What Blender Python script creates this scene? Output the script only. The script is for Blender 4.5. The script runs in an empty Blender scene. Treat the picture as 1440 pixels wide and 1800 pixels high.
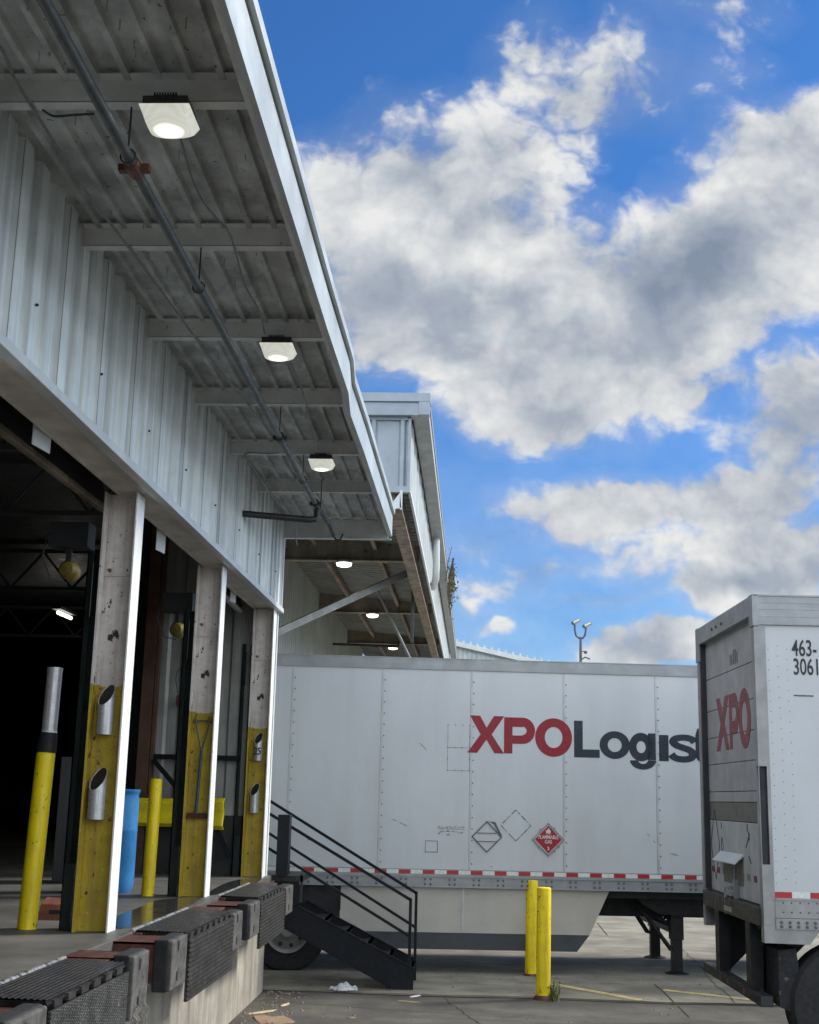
import bpy, bmesh, math, random
from mathutils import Vector, Matrix, noise as mnoise
random.seed(7)
S = bpy.context.scene
COL = S.collection
# ------------------------------------------------------------------ camera
F = 2250.0
CAM = Vector((0, 0, 2.3))
def nz(v): v = Vector(v); v.normalize(); return v
_Y = nz((830-720, 1395-900, F)); _h = nz((1, .024, 0)); _U = _h.cross(_Y).normalized()
if _U.y > 0: _U = -_U
_X = _Y.cross(_U).normalized()
if _X.x < 0: _X = -_X
RM = Matrix((_X, _Y, _U))
cd = bpy.data.cameras.new('camera'); cam = bpy.data.objects.new('camera', cd); COL.objects.link(cam)
cd.sensor_width = 36; cd.sensor_fit = 'HORIZONTAL'; cd.lens = 36*F/1440
cd.clip_end = 3000; cd.clip_start = .05
M3 = Matrix((RM.col[0], -RM.col[1], -RM.col[2])).transposed()
cam.matrix_world = Matrix.Translation(CAM) @ M3.to_4x4()
S.camera = cam
def ray(x, y): return RM @ Vector(((x-720)/F, (y-900)/F, 1.0))
def on(x, y, ax, val):
    d = ray(x, y); return CAM + d*((val-CAM[ax])/d[ax])
def loc(M, x, y, ax, val):
    Mi = M.inverted(); o = Mi @ CAM; d = Mi.to_3x3() @ ray(x, y); return o + d*((val-o[ax])/d[ax])
# ------------------------------------------------------------------ light
SUN_EL, SUN_PHI = math.radians(38), math.radians(27)      # phi from +X towards +Y
sd = Vector((math.cos(SUN_EL)*math.cos(SUN_PHI), math.cos(SUN_EL)*math.sin(SUN_PHI), math.sin(SUN_EL)))
sl = bpy.data.lights.new('sun', 'SUN'); sun = bpy.data.objects.new('sun', sl); COL.objects.link(sun)
sl.energy = 3.2; sl.angle = math.radians(11); sl.color = (1, .95, .87)
sun.rotation_mode = 'QUATERNION'; sun.rotation_quaternion = sd.to_track_quat('Z', 'Y')
S.view_settings.view_transform = 'Standard'; S.view_settings.look = 'None'; S.view_settings.gamma = 1
S.view_settings.exposure = 0.46
w = bpy.data.worlds.new('World'); S.world = w; w.use_nodes = True
nt = w.node_tree; N = nt.nodes; L = nt.links
for n in list(N): N.remove(n)
def nn(t, **k):
    n = N.new(t)
    for a, b in k.items(): setattr(n, a, b)
    return n
def mth(op, a, b=None, c=None, clamp=False):
    n = N.new('ShaderNodeMath'); n.operation = op; n.use_clamp = clamp
    for i, v in enumerate((a, b, c)):
        if v is None: continue
        if isinstance(v, (int, float)): n.inputs[i].default_value = v
        else: L.new(v, n.inputs[i])
    return n.outputs[0]
out = nn('ShaderNodeOutputWorld'); bg = nn('ShaderNodeBackground'); bg.inputs[1].default_value = 0.15
L.new(bg.outputs[0], out.inputs[0])
CLB = 1.72      # radiance of unseen clouds added overhead and behind the camera as fill light
sky = nn('ShaderNodeTexSky', sky_type='NISHITA'); sky.sun_disc = False
sky.sun_elevation = SUN_EL; sky.sun_rotation = math.pi/2-SUN_PHI
sky.air_density = 1.0; sky.dust_density = .4; sky.ozone_density = 3.5
tc = nn('ShaderNodeTexCoord'); sep = nn('ShaderNodeSeparateXYZ'); L.new(tc.outputs['Generated'], sep.inputs[0])
yy = mth('MAXIMUM', sep.outputs[1], .08)
cu = mth('DIVIDE', sep.outputs[0], yy); cv = mth('DIVIDE', sep.outputs[2], yy)
uv = nn('ShaderNodeCombineXYZ'); L.new(cu, uv.inputs[0]); L.new(cv, uv.inputs[1])
def px2uv(x, y): d = ray(x, y); return Vector((d.x/d.y, d.z/d.y))
def fbm(vec, scale, detail, rough=.55, off=(0, 0, 0), stretch=(1, 1, 1), dist=0):
    m = nn('ShaderNodeMapping'); m.inputs['Location'].default_value = off; m.inputs['Scale'].default_value = stretch
    L.new(vec, m.inputs[0]); t = nn('ShaderNodeTexNoise'); L.new(m.outputs[0], t.inputs['Vector'])
    t.inputs['Scale'].default_value = scale; t.inputs['Detail'].default_value = detail
    t.inputs['Roughness'].default_value = rough; t.inputs['Distortion'].default_value = dist
    return t
wn = fbm(uv.outputs[0], 8, 4, .6)
sub = nn('ShaderNodeVectorMath', operation='SUBTRACT'); L.new(wn.outputs['Color'], sub.inputs[0]); sub.inputs[1].default_value = (.5, .5, .5)
scl = nn('ShaderNodeVectorMath', operation='SCALE'); L.new(sub.outputs[0], scl.inputs[0]); scl.inputs['Scale'].default_value = .09
addv = nn('ShaderNodeVectorMath', operation='ADD'); L.new(uv.outputs[0], addv.inputs[0]); L.new(scl.outputs[0], addv.inputs[1])
WU = addv.outputs[0]
def blob(x, y, rx, ry, rot, wt):
    c = px2uv(x, y); a = math.radians(rot)
    ux = (px2uv(x+math.cos(a)*rx, y+math.sin(a)*rx)-c); uy = (px2uv(x-math.sin(a)*ry, y+math.cos(a)*ry)-c)
    m = nn('ShaderNodeMapping', vector_type='TEXTURE'); L.new(WU, m.inputs[0])
    m.inputs['Location'].default_value = (c.x, c.y, 0); m.inputs['Rotation'].default_value = (0, 0, math.atan2(ux.y, ux.x))
    m.inputs['Scale'].default_value = (ux.length, uy.length, 1)
    g = nn('ShaderNodeTexGradient', gradient_type='SPHERICAL'); L.new(m.outputs[0], g.inputs[0])
    return mth('MULTIPLY', g.outputs[1], wt)
def total(bl):
    s = None
    for b in bl:
        o = blob(*b); s = o if s is None else mth('ADD', s, o)
    return s
CL = [ # density blobs: x, y, rx, ry, rotation (deg, photo clockwise), weight
 (700,300,260,150,-10,1.0), (860,300,260,120,-25,.8), (1000,170,240,95,-35,.62), (920,90,120,90,-60,.5), (1110,150,260,80,15,.55), (1280,110,130,70,10,.5),
 (1130,80,70,40,50,.35),
 (640,420,230,140,5,1.0), (860,440,260,150,0,1.3), (860,560,330,170,15,1.5), (960,660,260,130,15,1.3), (890,730,170,80,0,1.2), (1120,650,150,60,20,.7), (640,560,170,130,30,.7),
 (1200,480,300,160,-25,1.4), (1340,340,260,160,-35,1.5), (1420,240,140,90,-30,1.1), (1250,580,230,90,-10,1.1), (1400,460,200,110,-20,1.1),
 (1420,640,90,50,-10,.7), (1330,860,170,55,-8,.7), (1400,1030,140,50,-5,.9), (1180,960,130,35,0,.6), (1000,940,110,30,5,.5), (1300,660,120,30,-10,.45), (1170,690,120,45,5,.6), (1400,740,150,100,-10,1.3), (1440,660,130,70,-20,.9),
 (1000,880,170,45,-2,1.0), (1160,870,260,60,-5,1.2), (1350,890,170,80,-12,.9), (1060,920,170,40,8,.8),
 (850,950,110,40,0,.55), (960,1000,75,35,-5,.9), (850,1035,120,35,3,.6), (1090,985,110,40,0,.8), (1290,1010,240,65,-8,1.3), (1400,960,150,65,-15,1.1),(1260,1060,120,45,0,.9),(1290,930,90,25,-5,.6),
 (1060,1062,100,22,0,.65), (820,1078,40,26,0,.9), (876,1120,45,20,0,.8), (1140,1150,160,50,-5,1.5), (1230,1140,120,40,0,1.2), (1080,1120,60,20,-20,.5),
 (1260,10,170,50,0,.65), (1100,0,90,25,0,.3), (560,290,90,60,-20,.4), (600,360,120,70,0,.5)]
DK = [ # darker, shadowed parts of the clouds
 (1180,510,230,110,-20,1.3), (1260,420,200,90,-35,1.0), (700,540,190,110,0,.75), (840,620,200,70,10,.65), (1400,800,160,60,-5,.8), (1390,750,120,60,0,.5),
 (1310,1020,200,45,-5,1.0), (1180,900,150,30,-5,.5), (960,560,110,70,10,.4), (860,260,150,60,-10,.4), (1060,700,120,60,0,.35), (950,730,110,40,0,.4), (640,440,120,70,0,.4)]
CL = [(b[0], b[1], b[2]*1.06, b[3]*1.12, b[4], b[5]*(1.25 if b[1] > 640 else 1.05)) for b in CL]
dens = total(CL); dark = total(DK)
f1 = fbm(uv.outputs[0], 9, 6, .56, stretch=(1, 1.2, 1)); f2 = fbm(uv.outputs[0], 9, 5, .56, off=(-.02, -.05, 0), stretch=(1, 1.2, 1))
f3 = fbm(WU, 34, 5, .62, stretch=(1, 1.3, 1)); vo = nn('ShaderNodeTexVoronoi', feature='F1'); L.new(WU, vo.inputs['Vector']); vo.inputs['Scale'].default_value = 26; vo.inputs['Detail'].default_value = 2; vo.inputs['Roughness'].default_value = .55; pass
puff = mth('SUBTRACT', .45, vo.outputs['Distance'])
nd = mth('ADD', mth('ADD', mth('MULTIPLY', mth('SUBTRACT', f1.outputs[0], .5), 2.2), mth('MULTIPLY', mth('SUBTRACT', f3.outputs[0], .5), 1.1)), mth('ADD', mth('MULTIPLY', puff, .7), .20))
dsum = mth('ADD', dens, nd)
edge = mth('MULTIPLY', mth('MINIMUM', dens, .25), 4, clamp=True)
al = nn('ShaderNodeMapRange', interpolation_type='SMOOTHSTEP'); L.new(dsum, al.inputs[0])
al.inputs[1].default_value = .12; al.inputs[2].default_value = .95; al.inputs[3].default_value = 0; al.inputs[4].default_value = 1
veil = mth('MULTIPLY', mth('MINIMUM', dens, 1.0), .30)
hz = nn('ShaderNodeMapRange', interpolation_type='SMOOTHSTEP'); L.new(cv, hz.inputs[0]); hz.inputs[1].default_value = .42; hz.inputs[2].default_value = .02; hz.inputs[4].default_value = .30
a1 = mth('MULTIPLY', al.outputs[0], edge)
alpha = mth('SUBTRACT', 1.0, mth('MULTIPLY', mth('MULTIPLY', mth('SUBTRACT', 1.0, a1), mth('SUBTRACT', 1.0, mth('MINIMUM', veil, .3))), mth('SUBTRACT', 1.0, hz.outputs[0])))
lit = mth('MULTIPLY', mth('SUBTRACT', f1.outputs[0], f2.outputs[0]), 1.35)
br = mth('ADD', mth('SUBTRACT', .84, mth('MULTIPLY', mth('MULTIPLY', dark, mth('ADD', .15, mth('MULTIPLY', f1.outputs[0], 1.7))), .44)), lit)
br = mth('ADD', br, mth('ADD', mth('MULTIPLY', mth('SUBTRACT', f3.outputs[0], .5), .22), mth('MULTIPLY', puff, .22)))
br = mth('ADD', br, mth('MULTIPLY', mth('SUBTRACT', 1.0, mth('MINIMUM', dens, 1.0)), .05))
br = mth('MAXIMUM', mth('MINIMUM', br, 1.0), 0.0)
ramp = nn('ShaderNodeValToRGB'); L.new(br, ramp.inputs[0]); el = ramp.color_ramp.elements
el[0].position = 0; el[0].color = (.17, .21, .28, 1); el[1].position = 1; el[1].color = (.60, .605, .60, 1)
e = el.new(.45); e.color = (.29, .325, .38, 1)
CS = nn('ShaderNodeVectorMath', operation='SCALE'); L.new(ramp.outputs[0], CS.inputs[0]); CS.inputs['Scale'].default_value = 1/0.15
tint = nn('ShaderNodeVectorMath', operation='MULTIPLY'); L.new(sky.outputs[0], tint.inputs[0]); tint.inputs[1].default_value = (.205, .425, .66)
mx = nn('ShaderNodeMix', data_type='RGBA'); L.new(alpha, mx.inputs[0]); L.new(tint.outputs[0], mx.inputs[6]); L.new(CS.outputs[0], mx.inputs[7])
# broken cloud added out of view, overhead and behind the camera, to fill shade
oc = fbm(tc.outputs['Generated'], 2.6, 7, .55)
oa = nn('ShaderNodeMapRange', interpolation_type='SMOOTHSTEP'); L.new(oc.outputs[0], oa.inputs[0]); oa.inputs[1].default_value = .40; oa.inputs[2].default_value = .54
om = nn('ShaderNodeMapRange', interpolation_type='SMOOTHSTEP'); L.new(sep.outputs[1], om.inputs[0]); om.inputs[1].default_value = .72; om.inputs[2].default_value = .42
oh = nn('ShaderNodeMapRange'); L.new(sep.outputs[2], oh.inputs[0]); oh.inputs[1].default_value = -.02; oh.inputs[2].default_value = .02
of = mth('MULTIPLY', mth('MULTIPLY', oa.outputs[0], om.outputs[0]), oh.outputs[0])
mx2 = nn('ShaderNodeMix', data_type='RGBA'); L.new(of, mx2.inputs[0]); L.new(mx.outputs[2], mx2.inputs[6]); mx2.inputs[7].default_value = (CLB*.93/.15, CLB*.985/.15, CLB*1.04/.15, 1)
L.new(mx2.outputs[2], bg.inputs[0])
# ------------------------------------------------------------------ materials
def mat(name, col, rough=.6, metal=0, var=.12, vs=3, spots=None, streak=None, bump=0, bs=40, zsplit=None, emit=None, rv=.12, spec=None):
    m = bpy.data.materials.new(name); m.use_nodes = True; t = m.node_tree; n = t.nodes; l = t.links
    b = n['Principled BSDF']; b.inputs['Metallic'].default_value = metal
    if spec is not None: b.inputs['Specular IOR Level'].default_value = spec
    c = n.new('ShaderNodeTexCoord').outputs['Object']
    def tex(sc, det=6, st=(1, 1, 1), ro=.6):
        mp = n.new('ShaderNodeMapping'); mp.inputs['Scale'].default_value = st; l.new(c, mp.inputs[0])
        x = n.new('ShaderNodeTexNoise'); x.inputs['Scale'].default_value = sc; x.inputs['Detail'].default_value = det
        x.inputs['Roughness'].default_value = ro; l.new(mp.outputs[0], x.inputs['Vector']); return x.outputs[0]
    def mr(v, a, b_, lo=0, hi=1):
        x = n.new('ShaderNodeMapRange'); l.new(v, x.inputs[0]); x.inputs[1].default_value = a; x.inputs[2].default_value = b_
        x.inputs[3].default_value = lo; x.inputs[4].default_value = hi; return x.outputs[0]
    def mix(f, a, b_, mode='MIX'):
        x = n.new('ShaderNodeMix'); x.data_type = 'RGBA'; x.blend_type = mode
        if isinstance(f, (int, float)): x.inputs[0].default_value = f
        else: l.new(f, x.inputs[0])
        for i, v in ((6, a), (7, b_)):
            if isinstance(v, tuple): x.inputs[i].default_value = (*v[:3], 1)
            else: l.new(v, x.inputs[i])
        return x.outputs[2]
    base = col
    if zsplit:
        zz, lowcol = zsplit[:2]
        sp = n.new('ShaderNodeSeparateXYZ'); l.new(c, sp.inputs[0])
        ad = n.new('ShaderNodeMath'); ad.operation = 'MULTIPLY_ADD'; l.new(tex(14, 5), ad.inputs[0]); ad.inputs[1].default_value = .10; l.new(sp.outputs[2], ad.inputs[2]); f = mr(ad.outputs[0], zz+.046, zz+.054); base = mix(f, lowcol, col)
    dk = tuple(x*(1-var*1.8) for x in col); f = mr(tex(vs), .38, .66)
    x = mix(f, tuple([1-var*1.8]*3), (1.0, 1.0, 1.0)); base = mix(1.0, base, x, 'MULTIPLY')
    if streak:
        sc, am, st = streak; f = mr(tex(1, 5, st), .45, .75, 0, am); base = mix(f, base, sc)
    spf = None
    for sp_ in (spots or []):
        sc, th, scol = sp_[:3]; st = sp_[3] if len(sp_) > 3 else (1, 1, 1)
        f = mr(tex(sc, 5, st, .62), th, th+.02); base = mix(f, base, scol)
    if isinstance(base, tuple): b.inputs['Base Color'].default_value = (*base, 1)
    else: l.new(base, b.inputs['Base Color'])
    l.new(mr(tex(vs*2.3), .3, .7, max(.03, rough-rv), min(1, rough+rv)), b.inputs['Roughness'])
    if bump:
        bp = n.new('ShaderNodeBump'); bp.inputs['Strength'].default_value = bump; bp.inputs['Distance'].default_value = .01
        l.new(tex(bs, 4), bp.inputs['Height']); l.new(bp.outputs[0], b.inputs['Normal'])
    if emit:
        b.inputs['Emission Color'].default_value = (*emit[0], 1); b.inputs['Emission Strength'].default_value = emit[1]
    return m
RUST = (.10, .045, .025); BLK = (.012, .013, .015)
M = dict(
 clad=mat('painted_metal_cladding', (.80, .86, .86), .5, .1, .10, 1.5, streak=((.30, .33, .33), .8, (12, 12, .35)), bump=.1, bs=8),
 soffit=mat('soffit_metal', (.62, .64, .62), .55, .1, .3, 2.5, spots=[(22, .66, (.07, .07, .065))], streak=((.28, .28, .27), .6, (9, 1.2, 9))),
 beam=mat('beam_paint', (.68, .68, .66), .5, .1, .15, 3, spots=[(18, .69, (.10, .08, .06))]),
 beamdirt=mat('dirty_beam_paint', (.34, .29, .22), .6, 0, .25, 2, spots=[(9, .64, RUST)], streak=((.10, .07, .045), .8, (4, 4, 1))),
 lintel=mat('lintel_paint', (.76, .72, .65), .6, 0, .14, 3, spots=[(7, .70, (.07, .045, .03)), (30, .70, (.12, .09, .07))], streak=((.17, .14, .11), .5, (3, 1, 3))),
 white=mat('white_flange_paint', (.80, .82, .80), .5, 0, .07, 6, spots=[(38, .675, (.16, .12, .09)), (12, .73, (.3, .24, .18))], streak=((.5, .47, .42), .5, (14, 14, .6))),
 trim=mat('white_trim', (.66, .69, .69), .45, .1, .08, 3, spots=[(25, .73, (.25, .22, .2))]),
 fascia=mat('fascia_metal', (.50, .54, .54), .42, .25, .12, 1.2, streak=((.33, .36, .36), .5, (5, .6, 5)), spots=[(14, .735, (.22, .14, .09))]),
 post=mat('post_paint', (.80, .75, .70), .6, 0, .16, 5, zsplit=(1.70, (.56, .42, .03)), spots=[(30, .655, (.55, .52, .47)), (8, .64, (.035, .02, .014), (1, 1, .7)), (28, .66, (.05, .03, .02), (1, 1, .5)), (45, .66, (.05, .03, .02)), (4.5, .64, (.12, .06, .03))], streak=((.16, .10, .06), .55, (16, 16, .8)), bump=.15, bs=25),
 yellow=mat('yellow_paint', (.95, .74, .004), .5, 0, .10, 5, spots=[(24, .655, (.06, .035, .018), (1, 1, .5)), (9, .66, (.20, .10, .02), (1, 1, .7)), (70, .68, (.10, .07, .02))], streak=((.42, .27, .015), .7, (14, 14, 1.5)), bump=.1, bs=20),
 yrail=mat('yellow_guard_paint', (.85, .70, .02), .3, 0, .12, 4, spots=[(20, .70, (.12, .08, .02))]),
 track=mat('dark_green_steel', (.020, .032, .030), .4, .3, .2, 5, spots=[(20, .70, (.09, .08, .07))]),
 galv=mat('galvanised_tube', (.55, .56, .57), .35, .35, .12, 12, streak=((.85, .86, .86), .5, (60, 60, 1.5)), spots=[(60, .71, (.1, .1, .1))]),
 pipe=mat('grey_pipe', (.11, .115, .115), .45, .4, .2, 7, spots=[(25, .72, (.08, .04, .03))]),
 dpipe=mat('dark_pipe', (.045, .048, .05), .5, .3, .2, 7),
 redpaint=mat('red_coupling', (.13, .045, .03), .5, .1, .2, 20),
 conduit=mat('conduit_metal', (.22, .22, .215), .4, .4, .1, 9),
 black=mat('black_paint', (.005, .009, .015), .55, 0, .3, 6, spots=[(30, .70, (.06, .055, .05))], bump=.05, spec=.3),
 rubber=mat('black_rubber', (.013, .015, .019), .75, 0, .3, 9, spots=[(11, .66, (.10, .095, .085))], bump=.4, bs=30),
 worn=mat('worn_steel', (.060, .058, .056), .5, .45, .35, 9, spots=[(14, .68, (.22, .21, .20)), (22, .66, (.05, .03, .02))], bump=.3, bs=40),
 deck=mat('dark_deck_steel', (.034, .031, .029), .38, .55, .35, 7, spots=[(17, .70, (.2, .19, .18)), (9, .66, (.07, .04, .03))], bump=.15, bs=50),
 edgewhite=mat('scraped_bright_steel', (.45, .46, .46), .35, .6, .3, 20, spots=[(14, .55, (.08, .075, .07))]),
 redframe=mat('rusty_red_steel', (.11, .035, .027), .6, .1, .3, 9, spots=[(14, .62, (.06, .035, .03))], bump=.2),
 conc=mat('dock_concrete', (.43, .40, .34), .85, 0, .22, 1.8, streak=((.13, .11, .085), .85, (5, 5, .45)), spots=[(5, .70, (.20, .17, .13)), (40, .70, (.2, .18, .15))], bump=.35, bs=22),
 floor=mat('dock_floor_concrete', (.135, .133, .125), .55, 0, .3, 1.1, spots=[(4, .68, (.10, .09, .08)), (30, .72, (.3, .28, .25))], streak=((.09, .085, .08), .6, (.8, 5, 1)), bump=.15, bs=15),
 wet=mat('wet_floor', (.045, .045, .045), .08, 0, .2, 2),
 asphalt=mat('yard_asphalt', (.112, .104, .088), .85, 0, .3, 1.6, streak=((.055, .05, .045), .85, (.45, 3.5, 1)), spots=[(2.2, .66, (.075, .068, .058)), (7, .66, (.06, .055, .047)), (42, .68, (.21, .195, .17))], bump=.3, bs=35),
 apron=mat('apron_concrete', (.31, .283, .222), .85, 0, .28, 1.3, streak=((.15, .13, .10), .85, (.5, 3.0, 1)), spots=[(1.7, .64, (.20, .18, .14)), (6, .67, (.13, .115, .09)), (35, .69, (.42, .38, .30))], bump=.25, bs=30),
 crack=mat('crack_dirt', (.03, .027, .022), .95),
 ypaint=mat('worn_yellow_line', (.66, .52, .22), .8, 0, .2, 4, spots=[(9, .60, (.26, .235, .185)), (25, .66, (.26, .235, .185))]),
 twhite=mat('trailer_white_skin', (.54, .575, .60), .36, .05, .04, .9, rv=.02, spots=[(60, .77, (.3, .3, .3))], streak=((.40, .42, .43), .45, (2.2, 1, .35)), bump=.35, bs=1.3),
 tskin2=mat('trailer_side_skin', (.51, .545, .57), .38, .05, .05, 1.2, rv=.03, spots=[(22, .755, (.4, .41, .42), (.5, 1, 3)), (70, .755, (.25, .25, .25))], streak=((.50, .53, .55), .4, (1, 1, 7)), bump=.06, bs=4),
 trail=mat('aluminium_rail', (.31, .33, .345), .42, .35, .12, 3, streak=((.24, .25, .26), .5, (1, 1, 16))),
 talu=mat('aluminium_post', (.33, .335, .335), .45, .3, .14, 4, spots=[(14, .72, (.2, .18, .16))], streak=((.28, .27, .26), .5, (12, 12, 1))),
 tdoor=mat('roll_door_panel', (.39, .385, .39), .5, .05, .12, 3, spots=[(24, .71, (.2, .18, .16))], streak=((.26, .25, .24), .5, (12, 12, 1))),
 tdoor3=mat('lower_door_panel', (.48, .50, .52), .5, .05, .10, 3, spots=[(24, .72, (.15, .14, .13))], streak=((.28, .28, .28), .5, (12, 12, 1))),
 tdoor2=mat('roll_door_patch', (.17, .165, .14), .6, .05, .15, 6, streak=((.17, .165, .14), .6, (20, 20, 1))),
 tskirt=mat('side_skirt_panel', (.50, .485, .44), .5, 0, .10, 1.2, streak=((.34, .31, .26), .6, (1, 1, .5)), spots=[(40, .73, (.15, .13, .11))]),
 tdark=mat('skirt_rubber_strip', (.055, .065, .075), .6, 0, .15, 2),
 under=mat('black_chassis_steel', (.016, .018, .022), .6, .2, .3, 5, spots=[(16, .69, (.05, .045, .04))]),
 rivet=mat('rivet_metal', (.13, .135, .14), .5, .3),
 seam=mat('panel_joint_metal', (.50, .53, .54), .45, .3, .1, 5),
 red=mat('reflective_red', (.42, .02, .025), .35, 0, .12, 30, spots=[(55, .70, (.5, .35, .33))]),
 rwhite=mat('reflective_white', (.70, .73, .70), .35, 0, .10, 30, spots=[(40, .70, (.35, .34, .32))]),
 fred=mat('faded_red_square', (.22, .05, .055), .6, 0, .2, 60), fgrey=mat('faded_grey_square', (.24, .235, .20), .6, 0, .2, 60),
 lred=mat('letter_red', (.27, .006, .018), .5, 0, .07, 3, spots=[(14, .72, (.5, .22, .25), (.4, 1, 3))]),
 lred2=mat('worn_letter_red', (.24, .04, .055), .5, 0, .15, 12, spots=[(30, .68, (.35, .2, .2))]),
 lnavy=mat('letter_navy', (.018, .028, .042), .35, 0, .15, 3), ink=mat('black_ink_and_shade', (.02, .022, .025), .5),
 scuff=mat('sticker_residue', (.17, .175, .18), .7, 0, .3, 40), greyprint=mat('faded_print', (.30, .31, .32), .7, 0, .3, 60, spots=[(60, .5, (.6, .62, .63))]),
 placard=mat('placard_red', (.34, .012, .022), .35, 0, .15, 40), pwhite=mat('placard_white', (.68, .66, .64), .5, 0, .1, 20),
 tyre=mat('tyre_rubber', (.017, .018, .02), .8, 0, .2, 10), rim=mat('steel_wheel', (.36, .36, .35), .45, .2, .15, 8, spots=[(16, .70, (.2, .15, .1))]),
 drum=mat('blue_plastic', (.035, .22, .55), .35, 0, .12, 5, spots=[(30, .73, (.2, .3, .4))]),
 wall_in=mat('interior_panel', (.42, .43, .40), .5, .2, .15, 2, streak=((.13, .13, .12), .8, (5, 5, .6))),
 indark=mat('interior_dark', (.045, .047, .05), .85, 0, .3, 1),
 brown=mat('brown_timber', (.14, .075, .045), .7, 0, .25, 4, streak=((.06, .035, .02), .7, (12, 12, .8))),
 joist=mat('interior_steel', (.10, .105, .11), .6, .2),
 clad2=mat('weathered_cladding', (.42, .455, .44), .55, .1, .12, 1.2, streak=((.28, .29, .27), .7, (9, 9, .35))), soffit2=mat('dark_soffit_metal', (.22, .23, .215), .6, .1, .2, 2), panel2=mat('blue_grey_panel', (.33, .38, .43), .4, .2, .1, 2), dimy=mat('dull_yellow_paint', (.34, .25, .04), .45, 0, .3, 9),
 wood=mat('weathered_purlin', (.36, .30, .23), .75, 0, .25, 6, streak=((.12, .075, .05), .9, (6, 1.5, 6)), spots=[(8, .60, (.09, .045, .025))]),
 lamphouse=mat('lamp_housing', (.03, .03, .032), .5, .1),
 chock=mat('red_brown_block', (.24, .085, .05), .7, 0, .2, 8),
 card=mat('white_board', (.62, .65, .68), .5, 0, .05), cardboard=mat('cardboard', (.30, .20, .13), .85, 0, .15, 6),
 splint=mat('split_wood', (.52, .42, .26), .8, 0, .15, 9), bag=mat('white_plastic_film', (.60, .63, .66), .35, 0, .15, 14),
 leaf=mat('weed_leaf', (.16, .19, .05), .6, 0, .3, 20), vine=mat('dry_vine_leaf', (.11, .12, .035), .7, 0, .35, 20), twig=mat('twig', (.06, .04, .02), .8),
 blue=mat('blue_steel_handle', (.035, .10, .14), .5, .2, .2, 10), fibre=mat('grey_fibre', (.22, .20, .17), .9), dusty=mat('dusty_worn_rubber', (.10, .096, .088), .8, 0, .35, 9, spots=[(13, .62, (.03, .03, .03)), (25, .68, (.2, .19, .17))], bump=.4, bs=30), grit=mat('grit', (.26, .23, .18), .9, 0, .3, 20),
 corr=mat('far_roof_metal', (.55, .60, .62), .4, .3, .08, 2), redbox=mat('small_red_box', (.10, .03, .02), .6),
 gasket=mat('dark_seal', (.03, .033, .04), .7),
)
def lens_mat(name, hot, ring):
    m = bpy.data.materials.new(name); m.use_nodes = True; t = m.node_tree; n = t.nodes; l = t.links; b = n['Principled BSDF']
    b.inputs['Base Color'].default_value = (.6, .62, .58, 1); b.inputs['Roughness'].default_value = .3
    c = n.new('ShaderNodeTexCoord'); mp = n.new('ShaderNodeMapping'); mp.inputs['Scale'].default_value = (1, 1, 0); l.new(c.outputs['Object'], mp.inputs[0])
    ln = n.new('ShaderNodeVectorMath'); ln.operation = 'LENGTH'; l.new(mp.outputs[0], ln.inputs[0])
    r = n.new('ShaderNodeMapRange'); r.interpolation_type = 'SMOOTHSTEP'; l.new(ln.outputs['Value'], r.inputs[0]); r.inputs[1].default_value = 0; r.inputs[2].default_value = .085; r.inputs[3].default_value = hot; r.inputs[4].default_value = .34
    s = n.new('ShaderNodeMath'); s.operation = 'SINE'; k = n.new('ShaderNodeMath'); k.operation = 'MULTIPLY'; l.new(ln.outputs['Value'], k.inputs[0]); k.inputs[1].default_value = 300; l.new(k.outputs[0], s.inputs[0])
    q = n.new('ShaderNodeMath'); q.operation = 'MULTIPLY_ADD'; l.new(s.outputs[0], q.inputs[0]); q.inputs[1].default_value = ring; q.inputs[2].default_value = 1
    z = n.new('ShaderNodeMath'); z.operation = 'MULTIPLY'; l.new(q.outputs[0], z.inputs[0]); l.new(r.outputs[0], z.inputs[1])
    l.new(z.outputs[0], b.inputs['Emission Strength']); b.inputs['Emission Color'].default_value = (1, .99, .86, 1); return m
M['lens'] = lens_mat('lit_prismatic_lens', 2.6, .08)
M['glow'] = mat('lit_lamp', (.8, .8, .75), .4, emit=((1, .98, .88), 3.0))
M['glow2'] = mat('lit_tube', (.8, .8, .75), .4, emit=((1, .95, .82), .9))
def tread_mat():
    m = mat('tread_plate', (.10, .10, .098), .42, .55, .3, 6, spots=[(12, .68, (.28, .27, .26))])
    t = m.node_tree; n = t.nodes; l = t.links; b = n['Principled BSDF']; c = n.new('ShaderNodeTexCoord').outputs['Object']; hs = []
    for sg in (1, -1):
        mp = n.new('ShaderNodeMapping'); mp.inputs['Rotation'].default_value = (sg*math.radians(32), 0, 0); mp.inputs['Scale'].default_value = (1, 1, 1); l.new(c, mp.inputs[0])
        v = n.new('ShaderNodeTexVoronoi'); v.inputs['Scale'].default_value = 1; v.inputs['Randomness'].default_value = 0
        m2 = n.new('ShaderNodeMapping'); m2.inputs['Scale'].default_value = (0, 26, 62); m2.inputs['Location'].default_value = (0, .5*(sg > 0), 0); l.new(mp.outputs[0], m2.inputs[0]); l.new(m2.outputs[0], v.inputs['Vector'])
        r = n.new('ShaderNodeMapRange'); l.new(v.outputs['Distance'], r.inputs[0]); r.inputs[1].default_value = .42; r.inputs[2].default_value = .22; hs.append(r.outputs[0])
    a = n.new('ShaderNodeMath'); a.operation = 'MAXIMUM'; l.new(hs[0], a.inputs[0]); l.new(hs[1], a.inputs[1])
    bp = n.new('ShaderNodeBump'); bp.inputs['Strength'].default_value = 1; bp.inputs['Distance'].default_value = .006; l.new(a.outputs[0], bp.inputs['Height']); l.new(bp.outputs[0], b.inputs['Normal'])
    return m
M['tread'] = tread_mat()
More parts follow.
